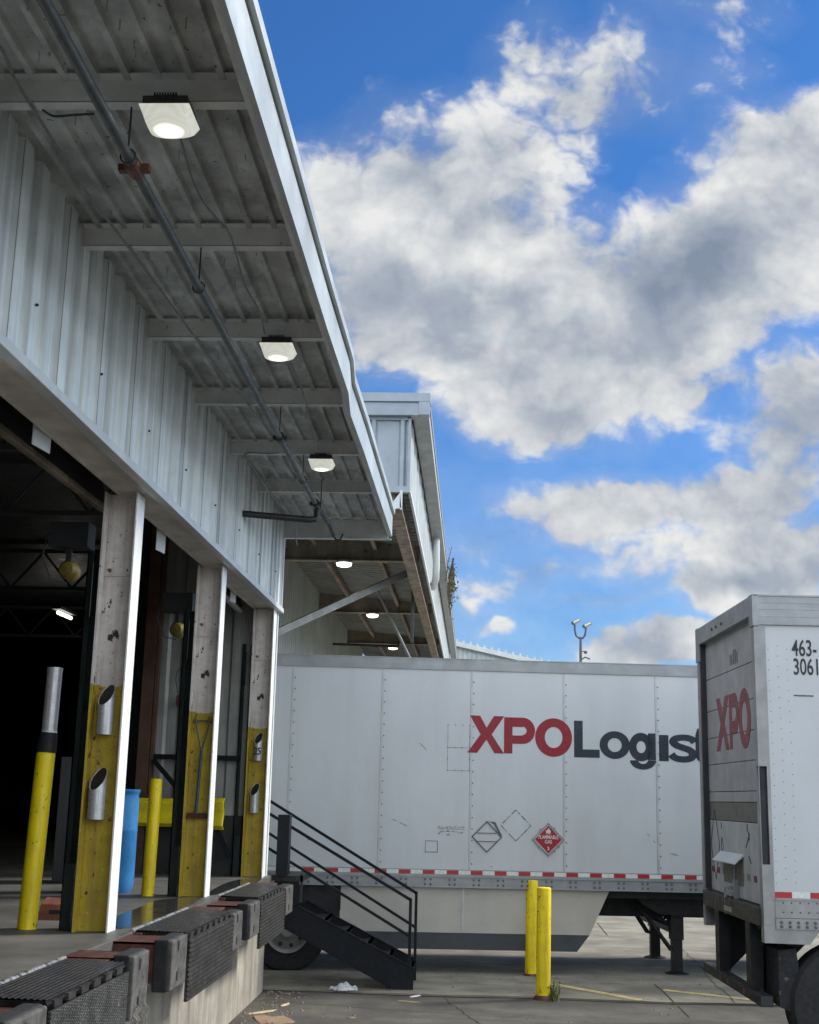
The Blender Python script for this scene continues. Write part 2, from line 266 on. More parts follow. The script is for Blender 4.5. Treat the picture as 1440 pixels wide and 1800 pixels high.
# ------------------------------------------------------------------ mesh builder
class MB:
    def __init__(s): s.v = []; s.f = []
    def add(s, vs, fs):
        o = len(s.v); s.v += [tuple(v) for v in vs]; s.f += [tuple(o+i for i in f) for f in fs]; return s
    def box(s, a, b):
        x0, y0, z0 = (min(p, q) for p, q in zip(a, b)); x1, y1, z1 = (max(p, q) for p, q in zip(a, b))
        return s.add([(x0,y0,z0),(x1,y0,z0),(x1,y1,z0),(x0,y1,z0),(x0,y0,z1),(x1,y0,z1),(x1,y1,z1),(x0,y1,z1)],
                     [(0,3,2,1),(4,5,6,7),(0,1,5,4),(1,2,6,5),(2,3,7,6),(3,0,4,7)])
    def prism(s, poly, ax, a, b):     # poly in the two other axes (in order x,y,z minus ax)
        n = len(poly)
        def P(p, t):
            q = list(p); q.insert(ax, t); return q
        return s.add([P(p, a) for p in poly]+[P(p, b) for p in poly], [tuple(range(n)), tuple(range(2*n-1, n-1, -1))]+[(i, (i+1) % n, n+(i+1) % n, n+i) for i in range(n)])
    def bar(s, p, q, wd, ht, up=(0, 0, 1)):
        p = Vector(p); q = Vector(q); d = (q-p).normalized(); u = Vector(up)
        if abs(d.dot(u)) > .98: u = Vector((0, 1, 0))
        r = d.cross(u).normalized(); u = r.cross(d)
        c = [r*(sx*wd/2)+u*(sy*ht/2) for sx, sy in ((-1,-1),(1,-1),(1,1),(-1,1))]
        return s.add([p+k for k in c]+[q+k for k in c], [(3,2,1,0),(4,5,6,7)]+[(i,(i+1)%4,4+(i+1)%4,4+i) for i in range(4)])
    def tube(s, pts, r, n=12, caps=True):
        pts = [Vector(p) for p in pts]; rs = r if isinstance(r, (list, tuple)) else [r]*len(pts); rings = []; prev = None
        for i, p in enumerate(pts):
            d = (pts[min(i+1, len(pts)-1)]-pts[max(i-1, 0)]).normalized()
            if prev is None:
                a = Vector((0, 0, 1)) if abs(d.z) < .9 else Vector((1, 0, 0)); u = d.cross(a).normalized()
            else: u = (prev-d*prev.dot(d)).normalized()
            prev = u; v = d.cross(u)
            rings.append([p+(u*math.cos(k*2*math.pi/n)+v*math.sin(k*2*math.pi/n))*rs[i] for k in range(n)])
        vs = [v for rg in rings for v in rg]; fs = []
        for i in range(len(pts)-1):
            for k in range(n): fs.append((i*n+k, i*n+(k+1) % n, (i+1)*n+(k+1) % n, (i+1)*n+k))
        if caps: fs += [tuple(range(n-1, -1, -1)), tuple((len(pts)-1)*n+k for k in range(n))]
        return s.add(vs, fs)
    def lathe(s, prof, n=32, ax=2, c=(0, 0, 0)):   # prof: (r, h)
        vs = []; fs = []
        for r, h in prof:
            for k in range(n):
                a = 2*math.pi*k/n; q = [r*math.cos(a), r*math.sin(a)]; q.insert(ax, h); vs.append([q[i]+c[i] for i in range(3)])
        for i in range(len(prof)-1):
            for k in range(n): fs.append((i*n+k, i*n+(k+1) % n, (i+1)*n+(k+1) % n, (i+1)*n+k))
        return s.add(vs, fs)
    def build(s, name, m, parent=None, bevel=0, smooth=False, at=None, label=None):
        me = bpy.data.meshes.new(name); v = s.v
        if at is not None: v = [(a[0]-at[0], a[1]-at[1], a[2]-at[2]) for a in v]
        me.from_pydata(v, [], s.f)
        b = bmesh.new(); b.from_mesh(me); bmesh.ops.recalc_face_normals(b, faces=b.faces)
        b.to_mesh(me); b.free()
        if isinstance(m, str): m = M[m]
        me.materials.append(m)
        if smooth:
            for p in me.polygons: p.use_smooth = True
            me.set_sharp_from_angle(angle=math.radians(38))
        o = bpy.data.objects.new(name, me); COL.objects.link(o)
        if at is not None: o.location = at
        if parent: o.parent = parent
        if bevel:
            bv = o.modifiers.new('bevel', 'BEVEL'); bv.width = bevel; bv.segments = 2; bv.limit_method = 'ANGLE'
        if label: o['label'] = label
        return o
def thing(name, label, cat, loc_=(0, 0, 0), mtx=None, group=None):
    o = bpy.data.objects.new(name, None); COL.objects.link(o); o.empty_display_size = .2
    if mtx is not None: o.matrix_world = mtx
    else: o.location = loc_
    return tag(o, label, cat, group)
def tag(o, label, cat, group=None):
    o['label'] = label; o['category'] = cat
    if group: o['group'] = group
    return o
def struct(o, label=None):
    o['kind'] = 'structure'
    if label: o['label'] = label
    return o
def copy_tree(o, parent=None):
    c = o.copy(); COL.objects.link(c)
    if parent: c.parent = parent
    for ch in list(o.children): copy_tree(ch, c)
    return c
def text_mesh(txt, size, name, m, parent, M4, depth=.002, fat=0, sx=1, align='CENTER'):
    cu_ = bpy.data.curves.new(name, 'FONT'); cu_.body = txt; cu_.size = size; cu_.extrude = depth/2; cu_.offset = fat; cu_.align_x = align; cu_.align_y = 'CENTER'
    o = bpy.data.objects.new(name, cu_); COL.objects.link(o); bpy.context.view_layer.update()
    me = bpy.data.meshes.new_from_object(o.evaluated_get(bpy.context.evaluated_depsgraph_get())); bpy.data.objects.remove(o); bpy.data.curves.remove(cu_)
    me.name = name; me.transform(M4 @ Matrix.Diagonal((sx, 1, 1, 1))); me.materials.clear(); me.materials.append(M[m])
    r = bpy.data.objects.new(name, me); COL.objects.link(r); r.parent = parent; return r
def wave_sheet(mb, ax_pts, fn): pass

# ------------------------------------------------------------------ ground
XW = -2.4; ZD = 1.3
g = MB().add([(-400,-200,0),(400,-200,0),(400,1500,0),(-400,1500,0)], [(0,1,2,3)]).build('ground', 'asphalt'); struct(g, 'dark worn yard asphalt')
ap = MB(); xs = [-4.4+i*.35 for i in range(136)]; top = []
for x in xs: top.append((x, 15.68+.035*math.sin(x*2.3)+.03*mnoise.noise(Vector((x*2, 0, 0)))))
for i in range(len(xs)-1):
    (a, ya), (b, yb) = top[i], top[i+1]
    ap.add([(a, ya, .022), (b, yb, .022), (b, 70, .022), (a, 70, .022), (a, ya, -.01), (b, yb, -.01)], [(0,1,2,3), (4,5,1,0)])
struct(ap.build('apron', 'apron'), 'paler concrete apron under the trailers')
ck = MB()
for i in range(len(xs)-1):
    (a, ya), (b, yb) = top[i], top[i+1]; t0 = .035+.03*abs(mnoise.noise(Vector((a*3, 5, 0)))); t1 = .035+.03*abs(mnoise.noise(Vector((b*3, 5, 0))))
    ck.add([(a, ya-t0, .004), (b, yb-t1, .004), (b, yb-.001, .004), (a, ya-.001, .004)], [(0,1,2,3)])
struct(ck.build('ground_crack', 'crack'), 'dirt-filled joint in front of the concrete apron')
jt = MB()
for pts in ([(1150,1730),(1163,1740),(1186,1763)], [(1192,1768),(1212,1788)], [(1050,1622),(1068,1644)]):
    for a, b in zip(pts, pts[1:]):
        z = .027 if a[1] < 1766 else .005
        A = on(*a, 2, z); B = on(*b, 2, z); A.z = B.z = z; jt.add([A+Vector((-.008,0,0)), A+Vector((.008,0,0)), B+Vector((.008,0,0)), B+Vector((-.008,0,0))], [(0,1,2,3)])
struct(jt.build('ground_joint', 'crack'), 'thin expansion joint in the concrete')
for (x0, y0, x1, y1, sd_) in ((-2.2, 14.9, 1.3, 14.2, 1), (1.3, 14.2, 4.5, 14.9, 2), (-.3, 15.6, .3, 13.0, 3), (-1.2, 16.6, 2.2, 17.0, 4), (3.0, 15.7, 3.4, 22, 5)):
    cm = MB(); n = 40; zz = .027 if y0 > 15.69 else .0045
    for i in range(n):
        q = []
        for j_ in (i, i+1):
            t_ = j_/n; w_ = .004+.006*abs(mnoise.noise(Vector((t_*9, sd_, 0)))); ox = .10*mnoise.noise(Vector((t_*4, sd_*3.1, 0)))+.03*mnoise.noise(Vector((t_*22, sd_, 7)))
            X_, Y_ = x0+(x1-x0)*t_, y0+(y1-y0)*t_
            if abs(x1-x0) > abs(y1-y0): q += [(X_, Y_+ox-w_, zz), (X_, Y_+ox+w_, zz)]
            else: q += [(X_+ox-w_, Y_, zz), (X_+ox+w_, Y_, zz)]
        cm.add([q[0], q[2], q[3], q[1]], [(0,1,2,3)])
    struct(cm.build('ground_crack', 'crack'), 'fine crack in the yard paving')
yl = MB()
for a, b in (((968,1729), (1128,1758)), ((1165,1740), (1420,1768))):
    A = on(*a, 2, .026); B = on(*b, 2, .026); d = (B-A).normalized(); r = d.cross(Vector((0,0,1)))*.07
    yl.add([A-r, B-r, B+r, A+r], [(0,1,2,3)])
struct(yl.build('parking_lines', 'ypaint'), 'worn yellow parking lines')
# ------------------------------------------------------------------ dock building
XW = -2.4
B1 = thing('dock_building', 'grey metal-clad loading dock building with open doors and deep canopy', 'building', (XW, 9, 0))
inv = Matrix.Translation((-XW, -9, 0))
def bp(mb, name, m, parent=None, **k):          # part of building, coordinates given in world
    o = mb.build(name, m, None, **k)
    p = parent or B1
    bpy.context.view_layer.update(); o.matrix_world = o.matrix_world; o.parent = p; o.matrix_parent_inverse = p.matrix_world.inverted(); return o
YE = 15.57; YS = -9.3
# corrugated cladding (profile along Y)
def corrugated_x(X, y0, y1, z0, z1, per=.305, dep=.032, sgn=1, mb=None):
    mb = mb or MB(); pts = []; y = y0
    while y < y1:
        pts += [(y, 0), (y+per*.40, 0), (y+per*.47, dep), (y+per*.93, dep)]; y += per
    pts = [p for p in pts if p[0] <= y1]+[(y1, 0)]
    for (a, da), (b, db) in zip(pts, pts[1:]):
        mb.add([(X+sgn*da, a, z0), (X+sgn*db, b, z0), (X+sgn*db, b, z1), (X+sgn*da, a, z1)], [(0,1,2,3)])
    return mb
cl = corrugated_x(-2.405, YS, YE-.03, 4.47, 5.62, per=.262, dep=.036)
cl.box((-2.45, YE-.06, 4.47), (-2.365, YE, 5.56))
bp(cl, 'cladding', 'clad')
for k in range(12): bp(MB().box((-2.372, 5.9+k*.786+.10, 4.47), (-2.3685, 5.9+k*.786+.103, 5.58)), 'panel_lap', 'trail')
for k in range(8):
    y = 6.35+k*1.22; bp(MB().lathe([(.009, .0), (.008, .012), (.001, .014)], 8, 0, (-2.364, y, 4.80+.02*(k % 2))), 'screw', 'ink')
bp(MB().box((-2.43, YS, 4.415), (-2.350, YE+.04, 4.475)), 'drip_trim', 'trim', bevel=.004)
bp(MB().box((-2.68, YS, 4.44), (-2.432, YE, 4.60)).box((-2.68, YS, 4.425), (-2.66, YE, 4.44)), 'lintel', 'lintel')
# foundation and floor
fd = MB().box((-2.6, YS, 0), (-2.40, YE+.02, 1.22)).box((-27, YE-.2, 0), (-2.6, YE+.02, 1.25))
bp(fd, 'foundation_wall', 'conc')
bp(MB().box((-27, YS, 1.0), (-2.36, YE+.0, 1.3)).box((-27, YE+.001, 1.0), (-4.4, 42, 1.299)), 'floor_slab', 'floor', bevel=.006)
# interior shell
iw = MB()
y0 = -27; x = -27
iw = MB(); pts = []; x = -27.0; per = .305
x = -3.98
while x < -2.75:
    pts += [(x, 0), (x+.12, 0), (x+.15, .03), (x+.27, .03)]; x += per
pts = [p for p in pts if p[0] < -2.72]+[(-2.70, 0)]
for (a, da), (b, db) in zip(pts, pts[1:]): iw.add([(a, 15.40-da, 1.95), (b, 15.40-db, 1.95), (b, 15.40-db, 5.6), (a, 15.40-da, 5.6)], [(0,1,2,3)])
bp(iw, 'end_wall_panel', 'wall_in')
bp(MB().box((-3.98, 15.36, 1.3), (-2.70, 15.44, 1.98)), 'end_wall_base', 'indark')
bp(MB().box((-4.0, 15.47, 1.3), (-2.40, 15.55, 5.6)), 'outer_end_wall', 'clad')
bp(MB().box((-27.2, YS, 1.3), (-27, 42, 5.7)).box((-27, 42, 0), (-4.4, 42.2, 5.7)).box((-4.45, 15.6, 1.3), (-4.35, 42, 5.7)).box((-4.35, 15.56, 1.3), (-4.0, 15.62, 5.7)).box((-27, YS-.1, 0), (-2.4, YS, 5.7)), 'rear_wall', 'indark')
bp(MB().box((-27.2, YS-.1, 5.66), (-2.42, YE, 5.8)).box((-27.2, YE, 5.66), (-4.4, 42, 5.8)), 'main_roof', 'joist')
for yj in (7.6, 10.2, 12.8, 18, 24):
    xe_ = -3 if yj < 15 else -4.6
    j = MB(); j.box((-27, yj-.03, 5.56), (xe_, yj+.03, 5.62)).box((-27, yj-.03, 5.02), (xe_, yj+.03, 5.07))
    x = -26.5
    while x < xe_-.8:
        j.bar((x, yj, 5.05), (x+.45, yj, 5.58), .03, .03); j.bar((x+.45, yj, 5.58), (x+.9, yj, 5.05), .03, .03); x += .9
    bp(j, 'roof_truss', 'joist')
# columns / girts inside on the end wall
bp(MB().box((-3.96, 15.22, 1.3), (-3.82, 15.33, 5.6)).box((-3.81, 15.24, 1.3), (-3.775, 15.33, 5.6)), 'timber_column', 'brown')
bp(MB().box((-3.8, 15.25, 2.61), (-2.75, 15.33, 2.67)), 'wall_girt', 'black')
A = Vector((-3.76, 15.22, 2.6)); bp(MB().bar(A, (-3.05, 15.22, 1.85), .06, .05).bar((-3.05, 15.22, 2.0), (-2.8, 15.22, 1.5), .05, .05), 'diagonal_brace', 'black')
# door posts (H columns)
POSTS = [(-2.50, 9.13), (-2.46, 12.24), (-2.405, 15.22)]
post_objs = []
def make_post(px, py, ylow=1.70, idx=0):
    zt = 4.425-ZD
    m = MB().box((-.235, .10, 0), (-.016, .115, zt)).box((-.25, 0, 0), (-.236, .21, zt))
    m.box((-.235, .085, zt-.62), (-.02, .0995, zt-.60)) if idx != 1 else m.box((-.235, .085, 1.7+.73), (-.02, .0995, 1.7+.745))
    o = m.build('door_post', 'post'); o.location = (px, py, ZD)
    bpy.context.view_layer.update(); o.parent = B1; o.matrix_parent_inverse = B1.matrix_world.inverted()
    fl = MB().box((-.014, 0, .0), (0, .21, zt)).build('front_flange', 'white', o, bevel=.003)
    return o
for i, (px_, py_) in enumerate(POSTS): post_objs.append(make_post(px_, py_, idx=i))
for py_ in (6.02, 2.9, -.2, -3.3, -6.4): make_post(-2.50, py_)
post_objs[0]['label'] = 'nearest door post, yellow below with two empty steel tubes'
post_objs[1]['label'] = 'middle door post, yellow below with a hanging tool'
post_objs[2]['label'] = 'corner door post with the numbered tube'
def tube_holder(par, x, z0, z1, r):
    n = 24; vs = []; fs = []
    for k in range(n):
        a = 2*math.pi*k/n; c, s_ = math.cos(a), math.sin(a)
        zt = z1-.95*r+s_*r*1.25+c*r*.5          # front (towards -y) lower
        for rr, zz in ((r, z0), (r, zt), (r*.9, zt), (r*.9, z0+.02)): vs.append((x+c*rr, .095-r+s_*rr, zz))
    for k in range(n):
        j = (k+1) % n
        for q in range(3): fs.append((k*4+q, j*4+q, j*4+q+1, k*4+q+1))
    fs.append(tuple(k*4+3 for k in range(n)))
    o = MB().add(vs, fs).build('tube_holder', 'galv', par, smooth=True)
    MB().add([(vs[k*4+2][0], vs[k*4+2][1], vs[k*4+2][2]-.006) for k in range(n)], [tuple(range(n))]).build('opening_shade', 'ink', o)  # black disc below the rim paints the shade inside the tube
    return o
th = []
th.append(tube_holder(post_objs[0], -.135, 2.65-ZD, 2.99-ZD, .058)); th.append(tube_holder(post_objs[0], -.15, 2.06-ZD, 2.40-ZD, .060))
th.append(tube_holder(post_objs[2], -.125, 2.62-ZD, 2.93-ZD, .050)); th.append(tube_holder(post_objs[2], -.14, 2.02-ZD, 2.34-ZD, .052))
Rx = Matrix.Rotation(math.pi/2, 4, 'X')
text_mesh('25', .115, 'number_marking', 'ink', th[2], Matrix.Translation((-.122, -.009, 2.725-ZD)) @ Rx, fat=.002, sx=.78)
# canopy
ys_ = [YS, 5, 8.2, 9.7, 10.3, 11.5, 13, YE-.05]; xo = [-1.03, -1.03, -1.03, -1.02, -1.06, -1.045, -1.04, -1.03]
fa = MB(); cap = MB(); inn = MB()
for (ya, xa), (yb, xb) in zip(zip(ys_, xo), zip(ys_[1:], xo[1:])):
    fa.add([(xa,ya,5.385),(xb,yb,5.385),(xb,yb,5.645),(xa,ya,5.645),(xa-.03,ya,5.385),(xb-.03,yb,5.385),(xb-.03,yb,5.645),(xa-.03,ya,5.645)],
           [(0,1,2,3),(4,7,6,5),(0,4,5,1),(3,2,6,7)])
    cap.add([(xa+.03,ya,5.665),(xb+.03,yb,5.665),(xb+.03,yb,5.735),(xa+.03,ya,5.735),(xa-.1,ya,5.665),(xb-.1,yb,5.665),(xb-.1,yb,5.735),(xa-.1,ya,5.735)], [(0,1,2,3),(4,7,6,5),(0,4,5,1),(3,2,6,7)])
    inn.add([(xa-.06,ya,5.40),(xb-.06,yb,5.40),(xb-.06,yb,5.60),(xa-.06,ya,5.60),(xa-.032,ya,5.40),(xb-.032,yb,5.40)], [(0,1,2,3),(0,4,5,1)])
bp(fa, 'canopy_fascia', 'fascia'); bp(cap, 'roof_edge_cap', 'fascia'); bp(inn, 'fascia_backing', 'beam')
so = MB(); x = -2.4
pts = []
while x < -1.07:
    pts += [(x, 5.60), (x+.100, 5.60), (x+.107, 5.566), (x+.140, 5.566), (x+.147, 5.60)]; x += .151
pts = [p for p in pts if p[0] < -1.07]+[(-1.07, 5.60)]
for (a, za), (b, zb) in zip(pts, pts[1:]): so.add([(a, YS, za), (b, YS, zb), (b, YE-.1, zb), (a, YE-.1, za)], [(0,1,2,3)])
so.box((-2.42, YS, 5.64), (-1.07, YE-.06, 5.66))
rr = random.Random(3)
for i in range(110):
    xx = rr.uniform(-2.3, -1.15); yv = rr.uniform(4.5, 15.2); so.box((xx-.003, yv-.003, 5.545), (xx+.003, yv+.003, 5.6))
bp(so, 'soffit_deck', 'soffit')
BY = [0.6, 2.2, 3.8, 5.42, 7.05, 8.62, 10.22, 11.83, 13.42]
for yb in BY:
    b = MB().box((-2.37, yb, 5.455), (-1.09, yb+.006, 5.576)).box((-2.37, yb, 5.452), (-1.09, yb+.07, 5.458)).box((-2.37, yb-.05, 5.570), (-1.09, yb, 5.576)).box((-2.37, yb+.064, 5.458), (-1.09, yb+.07, 5.475))
    bp(b, 'canopy_beam', 'beam')
bp(MB().box((-2.36, YE-.12, 5.345), (-1.07, YE-.07, 5.575)).box((-2.36, YE-.14, 5.335), (-1.035, YE-.05, 5.345)), 'canopy_end_beam', 'beam')
# ------------------------------------------------------------------ canopy lights
def canopy_light(p, label, first=[None]):
    if first[0] is None:
        t = thing('canopy_light', label, 'light fixture', p, group='square lights under the near canopy')
        h = MB().prism([(-.105,-.105),(.105,-.105),(.105,.105),(-.105,.105)], 2, -.05, 0)
        for k in range(9): h.box((-.05+k*.0125-.003, -.11, -.03), (-.05+k*.0125+.003, .11, .015))
        h.build('housing', 'lamphouse', t, bevel=.004)
        l = MB(); n = 12; vs = []; fs = []
        for j in range(n+1):
            for i in range(n+1):
                u = -1+2*i/n; v = -1+2*j/n; d = max(0, 1-(u*u)**1.2)*max(0, 1-(v*v)**1.2)
                vs.append((u*.118, v*.118, -.050-.082*d**.32))
        for j in range(n):
            for i in range(n): a = j*(n+1)+i; fs.append((a, a+1, a+n+2, a+n+1))
        l.add(vs, fs).box((-.117,-.117,-.055), (.117,.117,-.048)).build('lens', 'lens', t, smooth=True)
        first[0] = t; return t
    t = copy_tree(first[0]); t.location = p; t['label'] = label; return t
for (px_, py_), yb, lb in (((299,182), 5.42, 'largest square lit light on the nearest visible canopy beam'), ((490,588), 8.62, 'square lit light under the canopy, between the nearest and farthest of three'), ((566,796), 11.83, 'smallest square lit light, farthest along the near canopy')):
    q = on(px_, py_, 1, yb-.03); canopy_light((q.x, yb-.02, 5.415), lb)
# ------------------------------------------------------------------ pipes under the canopy
PX, PZ = -1.66, 5.2
sp = thing('sprinkler_pipe', 'long grey sprinkler pipe hung along the underside of the near canopy', 'pipe', (PX, 8, PZ))
def wp(mb, name, m, p, **k): return bp(mb, name, m, p, **k)
ye = on(557, 884, 0, PX).y; yc1 = on(236, 300, 0, PX).y; yc2 = on(493, 757, 0, PX).y
wp(MB().tube([(PX, -5, PZ), (PX, ye, PZ)], .026, 14), 'pipe_run', 'pipe', sp, smooth=True)
e1 = on(553, 912, 1, ye); e2 = on(430, 920, 0, -2.38)
wp(MB().tube([(PX, ye-.02, PZ), (PX+.0, ye+.03, PZ-.02), (e1.x+.02, ye+.05, e1.z+.04), (e1.x, ye+.02, e1.z), (e1.x-.06, ye, e1.z-.01), (-2.37, ye-.35, e1.z-.03)], .034, 12), 'branch_pipe', 'dpipe', sp, smooth=True)
wp(MB().tube([(PX+.01, ye+.05, PZ), (PX+.05, ye+.8, PZ-.04), (PX+.06, ye+1.1, PZ-.09)], .028, 12).tube([(PX+.06, ye+1.1, PZ-.09), (PX+.09, ye+1.12, PZ-.14), (PX+.14, ye+1.12, PZ-.14), (PX+.17, ye+1.12, PZ-.07)], .012, 8), 'stub_pipe', 'dpipe', sp, smooth=True)
wp(MB().tube([(PX, yc1-.06, PZ), (PX, yc1-.05, PZ), (PX, yc1+.05, PZ), (PX, yc1+.06, PZ)], [.028, .040, .040, .028], 14).box((PX+.03, yc1-.02, PZ-.02), (PX+.075, yc1+.02, PZ+.015)).box((PX-.075, yc1-.02, PZ-.02), (PX-.03, yc1+.02, PZ+.015)), 'pipe_coupling', 'redpaint', sp, smooth=False, label='rusty red pipe coupling')
for yq in (yc2, ye-.1): wp(MB().tube([(PX, yq-.05, PZ), (PX, yq+.05, PZ)], .043, 12).box((PX-.06, yq-.02, PZ-.02), (PX+.06, yq+.02, PZ+.015)), 'pipe_coupling', 'dpipe', sp)
for yq in (yc1-.12, 7.07, yc2-.04, 11.86, ye+.35):
    wp(MB().tube([(PX+.0, yq, 5.46 if yq in (7.07, 11.86) else 5.58), (PX, yq, PZ+.03)], .005, 6).tube([(PX+.036*math.cos(a*.5), yq, PZ+.036*math.sin(a*.5)) for a in range(13)], .005, 5), 'pipe_hanger', 'dpipe', sp)
def px_line(pts, z, r, m, name, label, cat, n=7):
    P = [on(x, y, 2, z if not isinstance(z, list) else z[i]) for i, (x, y) in enumerate(pts)]
    # smooth
    Q = []
    for i in range(len(P)-1):
        p0 = P[max(i-1, 0)]; p1 = P[i]; p2 = P[i+1]; p3 = P[min(i+2, len(P)-1)]
        for k in range(6):
            t = k/6; Q.append(.5*((2*p1)+(p2-p0)*t+(2*p0-5*p1+4*p2-p3)*t*t+(3*p1-p0-3*p2+p3)*t**3))
    Q.append(P[-1]); o = MB().tube(Q, r, n).build(name, m, smooth=True, at=Q[0]); tag(o, label, cat); return o
px_line([(-60,20),(0,82),(30,145),(80,225),(140,320),(228,437),(290,520),(348,600),(400,668),(450,728),(480,770)], 5.44, .008, 'conduit', 'conduit', 'thin steel conduit running close to the clad wall under the canopy', 'conduit')
px_line([(75,193),(95,204),(130,202),(165,200)], 5.43, .006, 'dpipe', 'cable', 'short dark cable looping across the nearest canopy beam', 'cable')
px_line([(318,245),(340,320),(365,365),(400,405),(412,435),(430,500),(455,545),(465,585)], 5.44, .006, 'conduit', 'cable', 'slack grey cable between the largest and the second canopy lights', 'cable')
px_line([(505,625),(525,670),(538,708),(550,755),(560,790)], 5.44, .006, 'conduit', 'cable', 'slack grey cable between the second and third canopy lights', 'cable')
px_line([(432,798),(440,796),(470,797),(490,796)], 5.44, .007, 'conduit', 'cable', 'bent conduit crossing the canopy beam beside the third light', 'conduit')
px_line([(430,800),(470,860),(505,903),(519,917),(520,945),(523,958)], [5.44,5.44,5.44,5.40,5.28,5.22], .008, 'conduit', 'conduit', 'conduit with a dropped end at the far end of the near canopy', 'conduit')
# ------------------------------------------------------------------ overhead doors, tracks
for k, (px_, py_) in enumerate([(-2.50, 9.13), (-2.46, 12.24), (-2.405, 15.20)]):
    d = thing('overhead_door', ['raised dock door nearest the camera with a worn rusty bottom edge', 'raised dock door between the two yellow-based posts', 'raised dock door beside the building corner, pale bottom bar'][k], 'door', (px_-.3, py_-1.5, ZD), group='raised dock doors')
    bp(MB().box((px_-.385, py_+.14, ZD), (px_-.375, py_+.24, 4.0)).box((px_-.385, py_+.23, ZD), (px_-.28, py_+.24, 4.0)).box((px_-.385, py_+.14, ZD), (px_-.34, py_+.148, 4.0)), 'door_track', 'track', d)
    bp(MB().box((px_-.36, py_+.08, ZD), (px_-.29, py_+.14, ZD+.45)).tube([(px_-.32, py_+.08, 3.9), (px_-.32, py_+.08, 3.5)], .008, 8), 'track_guard', 'track', d)
    if k == 0: a = on(-60, 722, 0, -2.95); b = on(184, 886, 0, -2.95)
    elif k == 2: a = on(392, 1046, 0, -2.85); b = on(441, 1092, 0, -2.85)
    else: a = Vector((-2.9, 9.6, 4.75)); b = Vector((-2.9, 12.2, 4.75))
    if k == 0: b.z = a.z = (a.z+b.z)/2
    bp(MB().bar(a, b, .06, .05), 'bottom_bar', 'beamdirt' if k == 0 else 'beam', d, bevel=.01)
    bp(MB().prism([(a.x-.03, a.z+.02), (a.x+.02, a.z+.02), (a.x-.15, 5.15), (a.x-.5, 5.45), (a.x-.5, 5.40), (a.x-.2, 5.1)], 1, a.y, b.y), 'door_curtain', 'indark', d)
# hanging number boards
for (x, y), yv, w_, h_, lb in (((283,948), 10.65, .085, .22, 'white blank board hung below the lintel past the nearest post'), ((410,1043), 13.7, .08, .20, 'white blank board hung below the lintel past the middle post'), ((74,762), 7.5, .10, .20, 'white blank board hung below the lintel at the left, seen edge-on')):
    c = on(x, y, 0, -2.70)
    o = MB().prism([(-h_/2, -w_/2), (h_/2*0+.1, -w_/2), (.1, w_/2), (-h_/2+.03, w_/2)][::1], 1, -.004, .004)
    o = MB().box((-.004, -w_*1.2, -h_/2), (.004, w_*1.2, h_/2)).build('hanging_board', 'card', bevel=.004); o.location = c; o.rotation_euler = (0, 0, math.radians(-8)); tag(o, lb, 'board', 'white boards hung below the lintel')
# dock work lights (yellow heads)
for (x, y), Xp, lb, r in (((125,1005), -3.1, 'yellow dock work light behind the nearest post', .072), ((314,1108), -2.98, 'small yellow dock work light behind the middle post', .08)):
    c = on(x, y, 0, Xp); t = thing('dock_work_light', lb, 'light fixture', c, group='yellow dock work lights')
    MB().lathe([(.002, -.13), (.05, -.125), (.075, -.08), (r, 0), (r, .02), (r*.9, .022)], 20, 1).build('lamp_head', 'dimy', t, smooth=True)
    MB().lathe([(.002, .012), (r*.88, .015)], 20, 1).build('lamp_glass', 'indark', t)
    MB().box((-.02, -.10, .02), (.02, -.06, .20)).box((-.14, -.16, .17), (.16, .03, .36)).build('bracket', 'indark', t)
    MB().tube([(-.1, -.05, .36), (-.18, -.07, .28), (-.2, -.1, .1), (-.12, -.1, -.08), (0, -.08, -.1)], .006, 6).build('cable', 'joist', t, smooth=True)
# ------------------------------------------------------------------ inside things
def bollard(base, top, r, label, group, capm='yellow', name='bollard', m='yellow'):
    t = thing(name, label, 'bollard', base, group=group)
    tp = Vector(top)-Vector(base); d = tp.normalized()
    p = MB().tube([(0,0,0), tp-d*.02, tp-d*.006, tp], [r, r, r*.96, r*.85], 28)
    p.build('post', m, t, smooth=True); return t
b0 = on(47, 1633, 2, ZD); tp = on(81, 1322, 1, b0.y); t2 = on(86, 1290, 1, b0.y); t3 = on(97, 1174, 1, b0.y)
t = bollard(b0, tp, .068, 'leaning yellow bollard with a silver tube taped on top, inside the nearest door', None)
d = (t3-t2).normalized()
MB().tube([t2-b0, t3-b0], .055, 24).tube([t3-b0-d*.02, t3-b0+d*.001], .0565, 24).build('silver_sleeve', 'galv', t, smooth=True)
MB().tube([tp-b0-Vector((0,0,.0)), (tp-b0)*.4+(t2-b0)*.6, t2-b0+d*.01], [.072, .068, .060], 20).build('black_tape', 'rubber', t, smooth=True)
MB().tube([t2-b0, t2-b0+d*.02], .058, 20).build('clamp_band', 'rwhite', t, smooth=True)
b1 = on(259, 1575, 2, ZD); t1 = on(275, 1369, 1, b1.y)
bollard(b1, t1, .058, 'yellow bollard with a scuffed brown top beside the blue drum', None)
# drum
dc = on(213, 1571, 2, ZD); dc = Vector((dc.x-.13, dc.y+.15, ZD)); t = thing('plastic_drum', 'tall blue plastic drum standing behind the nearest post', 'drum', dc)
R_ = .20
MB().lathe([(.0, 0), (R_*.85, 0), (R_*.97, .05), (R_, .12), (R_, .56), (R_*1.02, .575), (R_, .59), (R_, .86), (R_*.96, .90), (R_*1.0, .93), (R_*1.03, .94), (R_*1.03, .96), (R_*.9, .962), (0, .955)], 36).build('drum_body', 'drum', t, smooth=True)
